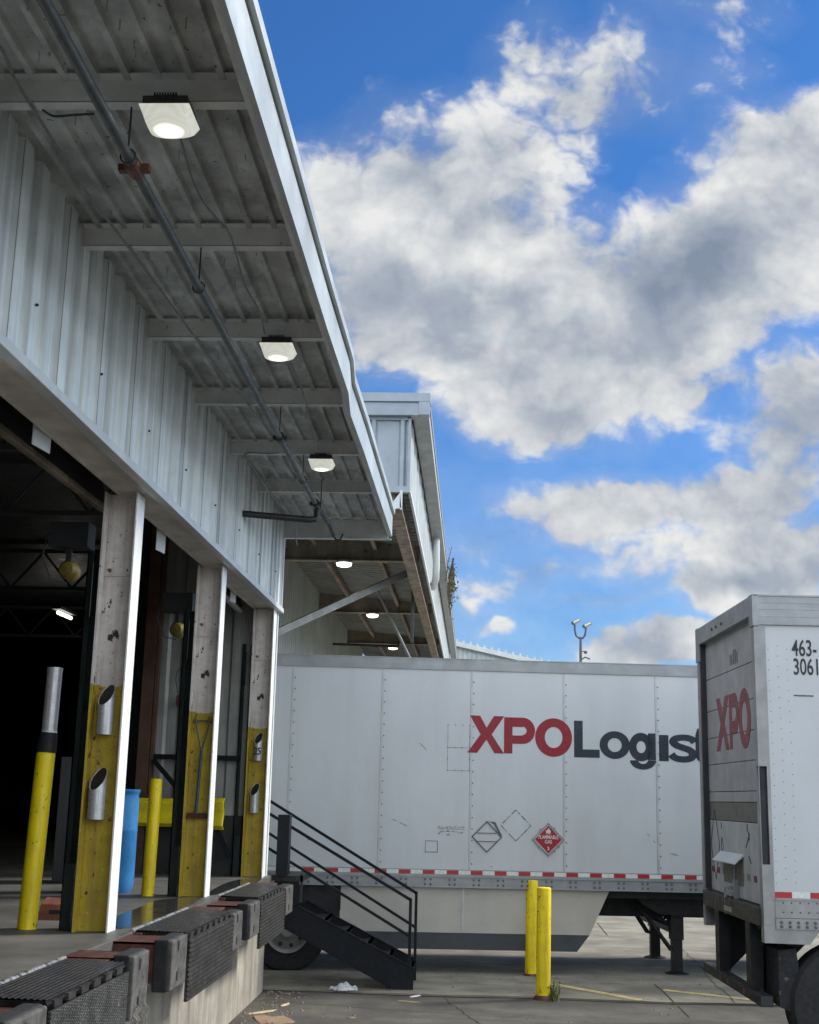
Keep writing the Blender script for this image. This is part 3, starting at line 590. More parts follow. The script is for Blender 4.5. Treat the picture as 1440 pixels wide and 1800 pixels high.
# guard rail on the end wall
g0 = on(236, 1407, 1, 15.12); g1 = on(312, 1407, 1, 15.12)
t = thing('guard_rail', 'yellow corrugated guard rail along the interior end wall', 'guard rail', (g0.x, 15.15, 2.0))
prof = [(0, .16), (-.02, .145), (-.06, .12), (-.06, .085), (-.02, .03), (-.02, -.03), (-.06, -.085), (-.06, -.12), (-.02, -.145), (0, -.16)]
pr = MB(); k = len(prof); vs = [(-.7, y, z) for y, z in prof]+[(.82, y, z) for y, z in prof]; pr.add(vs, [(i, i+1, k+i+1, k+i) for i in range(k-1)]).build('rail_beam', 'yrail', t, smooth=True)
vs = []; nn_ = 14
for j in range(nn_+1):
    a = math.pi*j/nn_; cx = .82+.0; R2 = .12
    for y, z in prof:
        zz = z*1.12; vs.append((.82+.14*j/nn_*1.6+math.sin(a)*.12, y-.0+(-.07)*math.sin(a)+(0.1 if j == nn_ else 0), zz))
fs = [(j*k+i, j*k+i+1, (j+1)*k+i+1, (j+1)*k+i) for j in range(nn_) for i in range(k-1)]
MB().add(vs, fs).build('rounded_end', 'yrail', t, smooth=True)
MB().box((-.3, .02, -.7), (-.2, .1, .15)).box((.6, .02, -.7), (.7, .1, .15)).build('rail_post', 'yrail', t)
# chock block
c = on(92, 1618, 2, ZD); t = thing('red_block', 'reddish-brown block with a slot, beside the leaning bollard', 'block', (c.x, c.y+.2, ZD))
MB().prism([(-.2, 0), (.14, 0), (.14, .11), (-.02, .15), (-.13, .11)], 0, -.12, .14).build('block_body', 'chock', t, bevel=.006)
MB().box((-.03, -.204, .045), (.10, -.196, .075)).build('slot', 'crack', t)
# hanging tool on post 2
q = post_objs[1].location; hx = -2.58; t = thing('hanging_tool', 'blue-handled steel tool hanging on the middle post', 'tool', (hx, q.y+.05, 2.3))
MB().tube([(-.07, 0, .62), (0, 0, .33)], .008, 6).tube([(.07, 0, .62), (0, 0, .33)], .008, 6).tube([(-.09, 0, .60), (-.07, -.02, .66), (-.04, 0, .60)], .008, 6).tube([(.09, 0, .60), (.06, -.02, .66), (.04, 0, .60)], .008, 6).tube([(-.06, 0, .62), (.06, 0, .62)], .007, 6).build('wire_hooks', 'pipe', t)
MB().tube([(0, 0, .34), (-.02, 0, -.24)], .014, 10).build('handle', 'blue', t, smooth=True)
MB().box((-.10, -.01, -.29), (.09, .02, -.24)).build('holder_bracket', 'redframe', t)
# small interior bits
o = MB().box((0, 0, 0), (.09, .05, .12)).build('switch_box', 'redbox'); o.location = on(309, 1240, 1, 15.2); tag(o, 'small dark red switch box on the end wall', 'box')
c = on(315, 1175, 1, 15.2)
px = [(322,1172),(312,1180),(309,1195),(312,1215),(316,1228)]
P = [on(x, y, 1, 15.2) for x, y in px]; o = MB().tube(P, .006, 6).build('cable', 'dpipe', at=P[0]); tag(o, 'thin black cable looping down to the red switch box', 'cable')
o = MB().box((0, 0, 0), (.5, .5, .5)).build('floor_cabinet', 'joist', bevel=.01); c = on(116, 1330, 1, 13.5); o.location = (c.x-.05, 13.5, ZD); o.scale = (.9, .9, 2.55); tag(o, 'tall dark cabinet standing inside the nearest door', 'cabinet')
c = on(112, 1081, 0, -7.0); t = thing('tube_light', 'small lit strip light deep inside the dark building', 'light fixture', c); il = bpy.data.lights.new('tube_light_glow', 'POINT'); il.energy = 6; il.shadow_soft_size = .3; il.color = (1, .96, .86); io = bpy.data.objects.new('tube_light_glow', il); COL.objects.link(io); io.parent = t; io.location = (0, 0, -.12)
MB().tube([(0, -.3, .0), (0, .4, -.0)], .03, 10).build('tube', 'glow', t); MB().box((-.08, -.4, .05), (.08, .5, .1)).build('housing', 'joist', t)
# wet patches
def patch(pts, z, m, name, label, cat, h=.004):
    P = [on(x, y, 2, z) for x, y in pts]; P = [Vector((p.x, p.y, z)) for p in P]
    n = len(P); Q = []
    for i in range(n):
        a, b, c, d = P[i-1], P[i], P[(i+1) % n], P[(i+2) % n]
        for k_ in range(5):
            t_ = k_/5; Q.append(.5*((2*b)+(c-a)*t_+(2*a-5*b+4*c-d)*t_*t_+(3*b-a-3*c+d)*t_**3))
    o = MB().prism([(p.x-Q[0].x, p.y-Q[0].y) for p in Q], 2, 0, h).build(name, m); o.location = (Q[0].x, Q[0].y, z); return o
struct(patch([(206,1632),(206,1612),(240,1598),(272,1584),(310,1580),(352,1578),(330,1594),(262,1622)], ZD+.001, 'wet', 'wet_floor', '', ''), 'wet patch on the dock floor by the nearest post')
struct(patch([(372,1574),(372,1566),(400,1552),(430,1545),(462,1542),(452,1550),(410,1566)], ZD+.001, 'wet', 'wet_floor', '', ''), 'wet patch on the dock floor by the middle post')
# ------------------------------------------------------------------ dock levelers and bumpers
def leveler(y0, y1, lipm, label):
    t = thing('dock_leveler', label, 'dock leveler', (XW, (y0+y1)/2, ZD), group='dock levelers along the dock edge')
    hy = (y1-y0)/2
    # deck: ridges parallel to the dock edge
    def ridged(mk, n, step):
        pts = []
        for i in range(n):
            s = i*step; pts += [(s, 0), (s+step*.45, 0), (s+step*.55, .005), (s+step*.9, .005), (s+step, 0)]
        return pts
    dk = MB(); prof = ridged(0, 12, .03)
    for (a, za), (b, zb) in zip(prof, prof[1:]):
        if a == b: continue
        A = .045+a; B_ = .045+b; dk.add([(A, -hy, .006+za-.02*a), (B_, -hy, .006+zb-.02*b), (B_, hy, .006+zb-.02*b), (A, hy, .006+za-.02*a)], [(0,1,2,3)])
    dk.box((.045, -hy, -.03), (.405, hy, -.004)); dk.build('deck_plate', 'deck', t)
    MB().tube([(.035, -hy-.05, .004), (.035, hy+.05, .004)], .017, 10).build('rear_hinge', 'edgewhite', t, smooth=True)
    hk = MB().box((.392, -hy+.04, -.040), (.398, hy-.04, -.014)); k = int((2*hy)/.22)
    for i in range(k): hk.box((.395, -hy+.08+i*.22, -.045), (.424, -hy+.20+i*.22, -.010))
    hk.build('hinge_knuckles', 'worn', t)
    MB().tube([(.405, -hy, -.022), (.405, hy, -.022)], .009, 8).build('lip_hinge', 'deck', t)
    lp = MB()
    if lipm == 'tread':
        lp.box((.418, -hy, -.44), (.436, hy, -.05)); lo = lp.build('lip_plate', 'tread', t, bevel=.003)
    else:
        prof = ridged(0, 13, .032)
        for (a, xa), (b, xb) in zip(prof, prof[1:]):
            if a == b: continue
            lp.add([(.436+xa*1.6, -hy, -.045-a), (.436+xb*1.6, -hy, -.045-b), (.436+xb*1.6, hy, -.045-b), (.436+xa*1.6, hy, -.045-a)], [(0,1,2,3)])
        lp.box((.418, -hy, -.46), (.4355, hy, -.045)); lp.build('lip_plate', 'worn', t)
    MB().box((.0, -hy-.03, -.36), (.10, -hy, -.01)).box((.0, hy, -.36), (.10, hy+.35, -.02)).box((.04, hy+.01, -.018), (.30, hy+.33, .002)).box((.0, -hy-.3, -.30), (.06, hy+.3, -.08)).build('mounting_frame', 'redframe', t, bevel=.004)
    return t
leveler(6.30, 7.70, 'tread', 'dock leveler with diamond tread front plate at the bottom left')
leveler(9.32, 11.0, 'worn', 'ribbed dock leveler in front of the middle door bay')
leveler(12.42, 14.02, 'worn', 'ribbed dock leveler nearest the building corner')
def bumper(y0, y1, z0, z1, label, x1=.45):
    t = thing('dock_bumper', label, 'bumper', (XW, (y0+y1)/2, (z0+z1)/2), group='black dock bumpers'); h = (y1-y0)/2; hz = (z1-z0)/2
    MB().box((x1-.13, -h, -hz), (x1-.03, h, hz)).build('rubber_block', 'rubber', t, bevel=.012)
    MB().box((.012, -h+.03, -hz+.05), (x1-.132, -h+.042, hz-.02)).box((.012, h-.042, -hz+.05), (x1-.132, h-.03, hz-.02)).box((.012, -h+.03, hz-.035), (x1-.132, h-.03, hz-.022)).build('mounting_bracket', 'redframe', t)
    f = MB().box((x1-.045, -h+.006, -hz+.006), (x1-.005, h-.006, hz-.006)).build('worn_face', 'dusty', t, bevel=.012)
    MB().box((x1-.006, -h*.3, -hz*.65), (x1+.0, -h*.3+.025, -hz*.65+.06)).box((x1-.006, -h*.3, hz*.5), (x1+.0, -h*.3+.025, hz*.5+.06)).build('bolt_slots', 'ink', t)
    return t
bumper(5.72, 6.22, .92, 1.30, 'dock bumper cut by the bottom left corner of the picture')
bumper(7.76, 8.14, .96, 1.33, 'frayed dock bumper beside the tread plate leveler')
bumper(8.75, 9.22, .98, 1.31, 'dock bumper on the near side of the middle leveler')
bumper(11.0, 11.42, .97, 1.28, 'dock bumper on the far side of the middle leveler')
bumper(11.82, 12.34, .98, 1.29, 'dock bumper on the near side of the corner leveler')
bumper(14.06, 14.6, .98, 1.28, 'dock bumper on the far side of the corner leveler')
fr = MB(); rr = random.Random(5)
for i in range(24):
    y = rr.uniform(7.78, 8.12); z = rr.uniform(.93, 1.05); fr.tube([(-1.955, y, z+.03), (-1.945+rr.uniform(0, .02), y+rr.uniform(-.02, .02), z), (-1.95+rr.uniform(-.01, .03), y+rr.uniform(-.03, .03), z-rr.uniform(.02, .07))], .0022, 4)
tag(fr.build('frayed_cord', 'fibre', at=(-1.95, 7.95, 1)), 'frayed pale fibres hanging from the bumper by the tread plate', 'fibres')
o = MB().tube([(-2.36, 8.7, .95), (-2.35, 8.72, .5), (-2.36, 8.7, .02)], .012, 8).build('drain_pipe', 'dpipe', at=(-2.36, 8.7, 0)); tag(o, 'thin dark pipe running down the concrete dock wall', 'pipe')
# ------------------------------------------------------------------ stairs
ST = thing('steel_stairs', 'black steel stairs with double handrails at the dock corner', 'stairs', (-2.3, 15.9, 0))
def inST(p): return Vector(p)-Vector((-2.3, 15.9, 0))
YN = 15.92; YF = 16.72
def stP(x, y, Y): p = on(x, y, 1, Y); return inST(p)
for Yv, nm in ((YN, 0), (YF, 1)):
    a = on(505, 1580, 1, YN); b = on(727, 1708, 1, YN)
    a = Vector((-2.42, Yv, 1.16)); e_ = Vector((b.x, Yv, b.z))
    sx = e_.x
    k1_ = on(496, 1604, 1, YN); k2_ = on(525, 1592, 1, YN); k3_ = on(690, 1743, 1, YN); k4_ = on(494, 1628, 1, YN)
    poly = [(k1_.x, k1_.z), (k2_.x, k2_.z), (sx, .27), (sx, .022), (k3_.x, .022), (k4_.x, k4_.z)]
    poly = [(x+2.3, z) for x, z in poly]
    MB().prism(poly, 1, Yv-15.9-.006, Yv-15.9+.006).build('stringer', 'black', ST)
    fl = MB(); fl.bar((k2_.x+2.3, Yv-15.9-.02, k2_.z), (sx+2.3, Yv-15.9-.02, .27), .04, .006); fl.bar((k4_.x+2.3, Yv-15.9-.02, k4_.z), (k3_.x+2.3, Yv-15.9-.02, .03), .04, .006); fl.build('stringer_flange', 'black', ST)
for i in range(5):
    x = k2_.x+.10+i*(sx-k2_.x-.1)/5; z = k2_.z-.15-i*(k2_.z-.26)/5
    MB().box((x+2.3-.02, YN-15.9+.01, z-.02), (x+2.3+.24, YF-15.9-.01, z)).box((x+2.3+.21, YN-15.9+.01, z-.05), (x+2.3+.24, YF-15.9-.01, z)).build('tread', 'black', ST)
for Yv, tops, mids, lab in ((YN, ((470,1428), (722,1582)), ((470,1490), (720,1646)), 'n'), (YF, ((470,1405), (732,1570)), ((470,1463), (730,1630)), 'f')):
    a = stP(*tops[0], Yv); b = stP(*tops[1], Yv); c = Vector((b.x, b.y, .25)); m0 = stP(*mids[0], Yv); m1 = stP(*mids[1], Yv)
    hr = MB(); hr.bar(a, b, .035, .035); hr.bar(b+Vector((0,0,.02)), c, .035, .035); hr.bar(m0, m1, .032, .032); hr.build('handrail', 'black', ST)
c1 = on(490, 1432, 1, 15.75); c2 = on(511, 1432, 1, 15.75)
MB().box((c1.x+2.3, -.2, 1.3), (c2.x+2.3, -.02, c1.z)).build('corner_post', 'black', ST, bevel=.006)
MB().box((-2.36+2.3, .0, .96), (-2.06+2.3, .014, 1.219)).build('landing_side_plate', 'black', ST)
MB().box((-2.4+2.3, .0, 1.22), (-2.02+2.3, .82, 1.285)).box((-2.05+2.3, 0, .98), (-2.02+2.3, .02, 1.3)).build('landing_plate', 'worn', ST)
# ------------------------------------------------------------------ yard bollards, weed, litter
for (x, y), (xt, yt), lb in (((955,1760), (955,1556), 'nearer of the two yellow bollards, in front of the trailer'), ((934,1721), (934,1543), 'farther yellow bollard, half hidden behind the nearer one')):
    b = on(x, y-3, 2, 0); tpp = on(xt, yt+4, 1, b.y); tpp.x = b.x+.01
    t = bollard((b.x, b.y, 0), (b.x+(tpp.x-b.x), b.y, tpp.z), .083, lb, 'yellow bollards in the yard')
    MB().lathe([(.0, .0), (.12, 0), (.11, .02), (.085, .05)], 20).build('rusty_base', 'redframe', t)
wb = on(972, 1755, 2, .02); wd = MB(); rr = random.Random(2)
for i in range(60):
    a = rr.uniform(0, 6.28); l = rr.uniform(.05, .25); o0 = Vector((rr.gauss(0, .04), rr.gauss(0, .05), 0)); dx = Vector((math.cos(a)*.35*l, math.sin(a)*.35*l, l)); w_ = Vector((-math.sin(a), math.cos(a), 0))*.006
    wd.add([o0-w_, o0+w_, o0+dx*.6+w_, o0+dx*.6-w_, o0+dx], [(0,1,2,3), (3,2,4)])
    if rr.random() < .7:
        q = o0+dx*rr.uniform(.4, 1); s_ = rr.uniform(.012, .028); n1 = Vector((rr.uniform(-1,1), rr.uniform(-1,1), rr.uniform(-.4,.8))).normalized()*s_; n2 = Vector((rr.uniform(-1,1), rr.uniform(-1,1), rr.uniform(-1,1))).normalized()*s_*.6
        wd.add([q, q+n1+n2, q+n1*2, q+n1-n2], [(0,1,2,3)])
o = wd.build('weed_clump', 'leaf'); o.location = (wb.x, wb.y, .0); tag(o, 'small green weed clump at the foot of the nearer yard bollard', 'weed')
def crumple(c, sx, sy, h, m, name, label, cat, seed):
    mb = MB(); n = 16; vs = []
    for j in range(n+1):
        for i in range(n+1):
            u = -1+2*i/n; v = -1+2*j/n; r_ = math.sqrt(u*u+v*v); k_ = max(0, 1-r_**2)
            e_ = mnoise.noise(Vector((u*2.6+seed, v*2.6, 0))); vs.append((u*sx*(1+.25*mnoise.noise(Vector((v*3, seed, 1)))), v*sy*(1+.25*mnoise.noise(Vector((u*3, seed, 4)))), max(.002, h*(k_**.5)*(.65+.9*e_))))
    fs = []
    for j in range(n):
        for i in range(n):
            if math.hypot(-1+2*(i+.5)/n, -1+2*(j+.5)/n) < 1.02: a = j*(n+1)+i; fs.append((a, a+1, a+n+2, a+n+1))
    o = mb.add(vs, fs).build(name, m); o.location = c; return tag(o, label, cat)
c = on(604, 1740, 2, .02); crumple((c.x, c.y, .024), .17, .12, .075, 'bag', 'plastic_bag', 'crumpled white plastic bag on the ground below the stairs', 'litter', 3)
def sliver(a, b, w_, label, h=.012, name='wood_splinter', m='splint', cat='litter'):
    A = on(*a, 2, .006); B_ = on(*b, 2, .006); mid = (A+B_)/2; A -= mid; B_ -= mid; d = (B_-A); r = d.cross(Vector((0,0,1))).normalized()*w_
    base = .026 if mid.y > 15.75 else .003
    vs = []; fs = []; n = 7
    for i in range(n):
        t_ = i/(n-1); p = A+d*t_; k_ = .35+math.sin(t_*math.pi)**.7*.65; wob = .25*mnoise.noise(Vector((t_*5, w_*90, a[0])))
        for s1, z in ((-1, 0), (1, 0), (.6, h), (-.6, h)): vs.append(p+r*(s1*k_+wob)+Vector((0, 0, z)))
    for i in range(n-1):
        for k_ in range(4): fs.append((i*4+k_, i*4+(k_+1) % 4, (i+1)*4+(k_+1) % 4, (i+1)*4+k_))
    fs += [(0,1,2,3), tuple((n-1)*4+k_ for k_ in (3,2,1,0))]
    o = MB().add(vs, fs).build(name, m); o.location = (mid.x, mid.y, base); o['label'] = label; o['category'] = cat; return o
sliver((436,1783), (486,1776), .03, 'longest pale wood splinter, beside the orange-brown cardboard')
sliver((494,1769), (508,1764), .025, 'short pale wood chip nearest the dock corner')
sliver((700,1760), (738,1763), .015, 'thin pale wood splinter in front of the stair foot')
sliver((720,1753), (739,1750), .02, 'small white scrap beside the stair foot', m='bag')
sliver((612,1790), (625,1789), .02, 'tiny brown chip on the asphalt in the middle foreground', m='cardboard')
cbp = [(446,1787),(462,1785),(479,1788),(498,1786),(512,1791),(519,1795),(511,1799),(521,1806),(492,1804),(470,1797),(459,1799),(449,1792)]
P = [on(x, y, 2, .008) for x, y in cbp]; q0_ = P[0]
o = MB().prism([(p.x-q0_.x, p.y-q0_.y) for p in P], 2, 0, .012).build('cardboard_scrap', 'cardboard'); o.location = (q0_.x, q0_.y, .004); o.rotation_euler = (.03, .02, 0)
tag(o, 'flat torn brown cardboard scrap on the ground at the bottom', 'litter')
gr = MB(); rr = random.Random(9)
for i in range(900):
    if rr.random() < .65: p = Vector((XW+.03+abs(rr.gauss(0, .28)), rr.uniform(12.2, 15.6), 0))
    else: p = Vector((rr.uniform(-2.3, 4.5), rr.uniform(13, 19), 0))
    z = .023 if p.y > 15.72 else .001; s_ = rr.choice([.004, .006, .008, .012, .02])*rr.uniform(.7, 1.2); a = rr.uniform(0, 3)
    c_, d_ = math.cos(a)*s_, math.sin(a)*s_
    gr.add([(p.x+c_, p.y+d_, z), (p.x-d_, p.y+c_, z), (p.x-c_, p.y-d_, z), (p.x+d_, p.y-c_, z), (p.x, p.y, z+s_*.8)], [(0,1,4),(1,2,4),(2,3,4),(3,0,4)])
o = gr.build('gravel_debris', 'grit'); o['kind'] = 'stuff'; o['label'] = 'grit and wood crumbs scattered on the ground'
# ------------------------------------------------------------------ trailers
def tmat(O, yaw, lean=0): return Matrix.Translation(O) @ Matrix.Rotation(yaw, 4, 'Z') @ Matrix.Rotation(-lean, 4, 'X')
T1M = tmat((0, 17.383, 0), .095)
T1 = thing('box_trailer', 'long white box trailer with red and navy lettering, parked across behind the stairs', 'trailer', mtx=T1M)
A0, A1, WD = -3.95, 12.2, 2.6
ZT = 4.078
def L1(x, y, w=0.0): return loc(T1M, x, y, 1, w)
MB().box((A0, .0005, 1.20), (A1, WD-.006, 4.02)).build('box_side_panels', 'twhite', T1)
MB().box((A0, -.012, 3.925), (A1, .03, ZT)).box((A0, -.018, ZT-.012), (A1, WD+.012, ZT)).box((A0, -.016, 3.922), (A1, .0, 3.932)).build('top_rail', 'trail', T1)
MB().box((A0, -.010, 1.245), (A1, .02, 1.325)).box((A0, -.02, 1.225), (A1, .03, 1.246)).box((A0, -.008, 1.10), (A1, .02, 1.225)).box((A0, -.03, 1.095), (A1, .03, 1.105)).build('bottom_rail', 'trail', T1)
se = MB(); rv = MB(); seams = [-3.65, -2.422, -1.218, -.02, 1.231, 2.483, 3.72, 4.95, 6.18, 7.4, 8.6, 9.8, 11.0]
for s in seams:
    se.box((s-.014, -.0022, 1.326), (s+.014, .003, 3.922))
    z = 1.40
    while z < 3.9:
        rv.lathe([(.010, .001), (.009, -.006), (0.001, -.008)], 6, 1, (s+.026, 0, z)); z += .148
se.build('panel_joints', 'seam', T1); ro = rv.build('rivets', 'rivet', T1); ro['kind'] = 'stuff'
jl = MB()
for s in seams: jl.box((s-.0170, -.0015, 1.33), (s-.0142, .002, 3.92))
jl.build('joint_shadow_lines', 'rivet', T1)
# reflective tape
k = 0; x = A0+.05
tr = MB(); tw = MB(); u0 = L1(735, 1530).x
per = (L1(1208,1550).x-L1(735,1530).x)/ ((1208-735)/41.9)
x = L1(531, 1527).x-per*6
while x < A1-.3:
    tr.box((x, -.0125, 1.262), (x+per*.5, -.0085, 1.312)); tw.box((x+per*.5, -.0125, 1.262), (x+per, -.0085, 1.312)); x += per
tr.build('red_tape_blocks', 'red', T1); tw.build('white_tape_blocks', 'rwhite', T1)
bo = MB(); x = L1(567, 1548).x-.31*8
while x < A1:
    for dx in (0, .07):
        for z in (1.135, 1.195): bo.lathe([(.016, -.008), (.014, -.018), (0.001, -.020)], 8, 1, (x+dx, 0, z))
    x += .318
o = bo.build('rail_bolts', 'rivet', T1); o['kind'] = 'stuff'
# lettering
def ring(cx, cy, rx, ry, tx, ty, n=48, a0=0, a1=2*math.pi):
    full = abs(a1-a0-2*math.pi) < 1e-6; pts = []
    return (cx, cy, rx, ry, tx, ty, n, a0, a1, full)
def letter_mb(mb, shapes, x0, z0, wd, ht, y=-.0034, th_=.0042):
    for sh in shapes:
        if sh[0] == 'poly':
            mb.prism([(x0+p[0]*wd, z0+p[1]*ht) for p in sh[1]], 1, y, y+th_)
        elif sh[0] == 'path':
            P = [Vector((p[0], p[1])) for p in sh[1]]; Q = []
            for i in range(len(P)-1):
                p0 = P[max(i-1, 0)]; p1 = P[i]; p2 = P[i+1]; p3 = P[min(i+2, len(P)-1)]
                for k in range(5):
                    t = k/5; Q.append(.5*((2*p1)+(p2-p0)*t+(2*p0-5*p1+4*p2-p3)*t*t+(3*p1-p0-3*p2+p3)*t**3))
            Q.append(P[-1]); vs = []; fs = []
            for i, q in enumerate(Q):
                d = (Q[min(i+1, len(Q)-1)]-Q[max(i-1, 0)]).normalized(); n_ = Vector((-d.y, d.x))
                for sg in (1, -1):
                    for yy_ in (y, y+th_): vs.append((x0+(q.x+sg*n_.x*sh[2])*wd, yy_, z0+(q.y+sg*n_.y*sh[3])*ht))
            for i in range(len(Q)-1):
                b = i*4; c2_ = b+4; fs += [(b, c2_, c2_+2, b+2), (b+1, b+3, c2_+3, c2_+1), (b, b+1, c2_+1, c2_), (b+2, c2_+2, c2_+3, b+3)]
            m4 = (len(Q)-1)*4; fs += [(0, 2, 3, 1), (m4, m4+1, m4+3, m4+2)]; mb.add(vs, fs)
        else:
            _, cx, cy, rx, ry, tx, ty, a0, a1 = sh; n = 40; vs = []; fs = []
            for i in range(n+1):
                a = math.radians(a0+(a1-a0)*i/n); c_, s_ = math.cos(a), math.sin(a)
                ex = 1.0
                for (qx, qy) in ((rx, ry), (rx-tx, ry-ty)):
                    for yy_ in (y, y+th_): vs.append((x0+(cx+qx*c_)*wd, yy_, z0+(cy+qy*s_)*ht))
            for i in range(n):
                b = i*4; c2_ = b+4; fs += [(b, c2_, c2_+2, b+2), (b+1, b+3, c2_+3, c2_+1), (b, b+1, c2_+1, c2_), (b+2, c2_+2, c2_+3, b+3)]
            fs += [(0, 2, 3, 1), (n*4, n*4+1, n*4+3, n*4+2)]
            mb.add(vs, fs)
GL = {
 'X': [('poly', [(0,0),(.27,0),(.52,.36),(.74,0),(1.0,0),(.66,.5),(1.0,1),(.72,1),(.52,.68),(.34,1),(.06,1),(.36,.5)])],
 'P': [('poly', [(0,0),(.27,0),(.27,1),(0,1)]), ('poly', [(.27,.74),(.60,.74),(.60,1),(.27,1)]), ('poly', [(.27,.27),(.60,.27),(.60,.5),(.27,.5)]), ('ring', .60,.635,.40,.365,.27,.25,-90,90)],
 'O': [('ring', .5,.5,.52,.53,.27,.24,0,360)],
 'L': [('poly', [(0,0),(1,0),(1,.22),(.34,.22),(.34,1),(0,1)])],
 'o': [('ring', .5,.5,.52,.52,.28,.26,0,360)],
 'i': [('poly', [(0,0),(1,0),(1,1),(0,1)])],
 't': [('poly', [(.0,.25),(.45,.25),(.45,1.25),(.12,1.25),(.0,1.0)]), ('poly', [(.45,.8),(1,.8),(1,1),(.45,1)]), ('ring', .60,.27,.60,.29,.42,.22,180,270), ('poly', [(.6,-.02),(.95,-.02),(.95,.2),(.6,.2)])],
 'c': [('ring', .5,.5,.52,.52,.28,.26,40,320)],
 'g': [('ring', .44,.61,.45,.40,.28,.23,0,360), ('poly', [(.68,.25),(.98,.25),(.98,1.0),(.70,1.0)]), ('ring', .50,.24,.48,.26,.30,.16,-178,0)],
 's': [('path', [(.93,.735),(.80,.86),(.5,.905),(.20,.845),(.14,.715),(.28,.60),(.5,.525),(.74,.44),(.86,.31),(.78,.15),(.5,.095),(.2,.145),(.05,.275)], .155, .115)],
}
def put(ch, xl, xr, yt, yb, mb):      # photo pixel box of the letter on the trailer side
    a = L1((xl+xr)/2, yb); b = L1((xl+xr)/2, yt); l_ = L1(xl, (yt+yb)/2).x; r_ = L1(xr, (yt+yb)/2).x
    letter_mb(mb, GL[ch], l_, a.z, r_-l_, b.z-a.z)
def c6(x, y): return (480+x/1.895, 1100+y/1.895)
ml = MB()
for ch, xl, xr, yt, yb in (('X',648,770,300,424), ('P',770,873,306,426), ('O',876,994,312,433)):
    (a, b) = c6(xl, yt); (c_, d_) = c6(xr, yb); put(ch, a, c_, b, d_, ml)
ml.build('red_lettering', 'lred', T1, label='red letters XPO')
ml = MB()
for ch, xl, xr, yt, yb in (('L',1003,1088,317,439), ('o',1090,1187,353,442), ('g',1187,1277,358,477), ('i',1286,1318,364,451), ('s',1322,1411,364,454), ('t',1408,1470,366,458), ('i',1478,1508,370,460), ('c',1512,1605,370,460), ('s',1612,1700,372,462)):
    (a, b) = c6(xl, yt); (c_, d_) = c6(xr, yb); put(ch, a, c_, b, d_, ml)
ml.build('navy_lettering', 'lnavy', T1, label='navy letters Logistics')
# placards
def diamond(cx, cz, r, r2=None, y=-.006, t_=.004, mb=None, rotate=0):
    mb = mb or MB(); P = []
    for k_ in range(4):
        a = math.radians(90*k_+rotate); P.append((cx+r*math.cos(a), cz+r*math.sin(a)))
    if r2 is None: mb.prism(P, 1, y, y+t_)
    else:
        for k_ in range(4):
            a, b = P[k_], P[(k_+1) % 4]; s_ = r2/r; ai = (cx+(a[0]-cx)*s_, cz+(a[1]-cz)*s_); bi = (cx+(b[0]-cx)*s_, cz+(b[1]-cz)*s_); mb.prism([a, b, bi, ai], 1, y, y+t_)
    return mb
pc = L1(964, 1476); RR = .205
fm = diamond(pc.x, pc.z, RR*1.06, RR*.97, -.014, .012)
for a in (60, 130, 215, 330, 300): fm.box((pc.x+RR*.78*math.cos(math.radians(a))-.012, -.02, pc.z+RR*.78*math.sin(math.radians(a))-.016), (pc.x+RR*.78*math.cos(math.radians(a))+.012, -.002, pc.z+RR*.78*math.sin(math.radians(a))+.016))
fo = fm.build('placard_frame', 'trail', T1)
fr2 = diamond(pc.x, pc.z, RR*.95, None, -.008, .006).build('warning_placard', 'placard', T1, label='red diamond placard reading FLAMMABLE GAS 2')
diamond(pc.x, pc.z, RR*.93, RR*.88, -.0095, .0014).build('white_border', 'pwhite', fr2)
flm = MB()
flm.prism([(pc.x-.03, pc.z+.085), (pc.x+.028, pc.z+.082), (pc.x+.034, pc.z+.11), (pc.x+.012, pc.z+.13), (pc.x+.002, pc.z+.155), (pc.x-.010, pc.z+.125), (pc.x-.034, pc.z+.115)], 1, -.0095, -.008); flm.box((pc.x-.034, -.0095, pc.z+.070), (pc.x+.034, -.008, pc.z+.077)); flm.build('flame_symbol', 'pwhite', fr2)
T_ = lambda x, z: Matrix.Translation((x, -.009, z)) @ Rx
text_mesh('FLAMMABLE', .066, 'placard_text', 'pwhite', fr2, T_(pc.x, pc.z+.030), fat=.0010, sx=.74)
text_mesh('GAS', .066, 'placard_text', 'pwhite', fr2, T_(pc.x, pc.z-.03), fat=.0010, sx=.78)
text_mesh('2', .058, 'placard_text', 'pwhite', fr2, T_(pc.x, pc.z-.115), fat=.0016)
q = L1(856, 1471); m_ = diamond(q.x, q.z, .205, .185, -.010, .009); m_.box((q.x-.13, -.010, q.z+.045), (q.x+.13, -.002, q.z+.052)).box((q.x-.13, -.010, q.z-.062), (q.x+.13, -.002, q.z-.055)); m_.prism([(q.x+.02,q.z+.2),(q.x+.11,q.z+.19),(q.x+.20,q.z+.02),(q.x+.17,q.z-.0),(q.x+.09,q.z+.165)],1,-.008,-.002)
m_.build('empty_placard_holder', 'scuff', T1)
q = L1(907, 1451); rr = random.Random(4); m_ = MB()
Pd = [(q.x+.2*math.cos(math.radians(90*k_)), q.z+.2*math.sin(math.radians(90*k_))) for k_ in range(4)]
for k_ in range(4):
    a = Vector(Pd[k_]); b = Vector(Pd[(k_+1) % 4]); t0 = 0
    while t0 < 1:
        t1 = min(1, t0+rr.uniform(.08, .3)); w_ = rr.uniform(.003, .009); p0 = a.lerp(b, t0); p1 = a.lerp(b, t1); m_.bar((p0.x, -.002, p0.y), (p1.x, -.002, p1.y), .004, w_*2, (0, 1, 0)) if False else m_.bar((p0.x, -.0015, p0.y), (p1.x, -.0015, p1.y), w_*1.6, .003, (0, 1, 0)); t0 = t1+rr.uniform(0, .12)
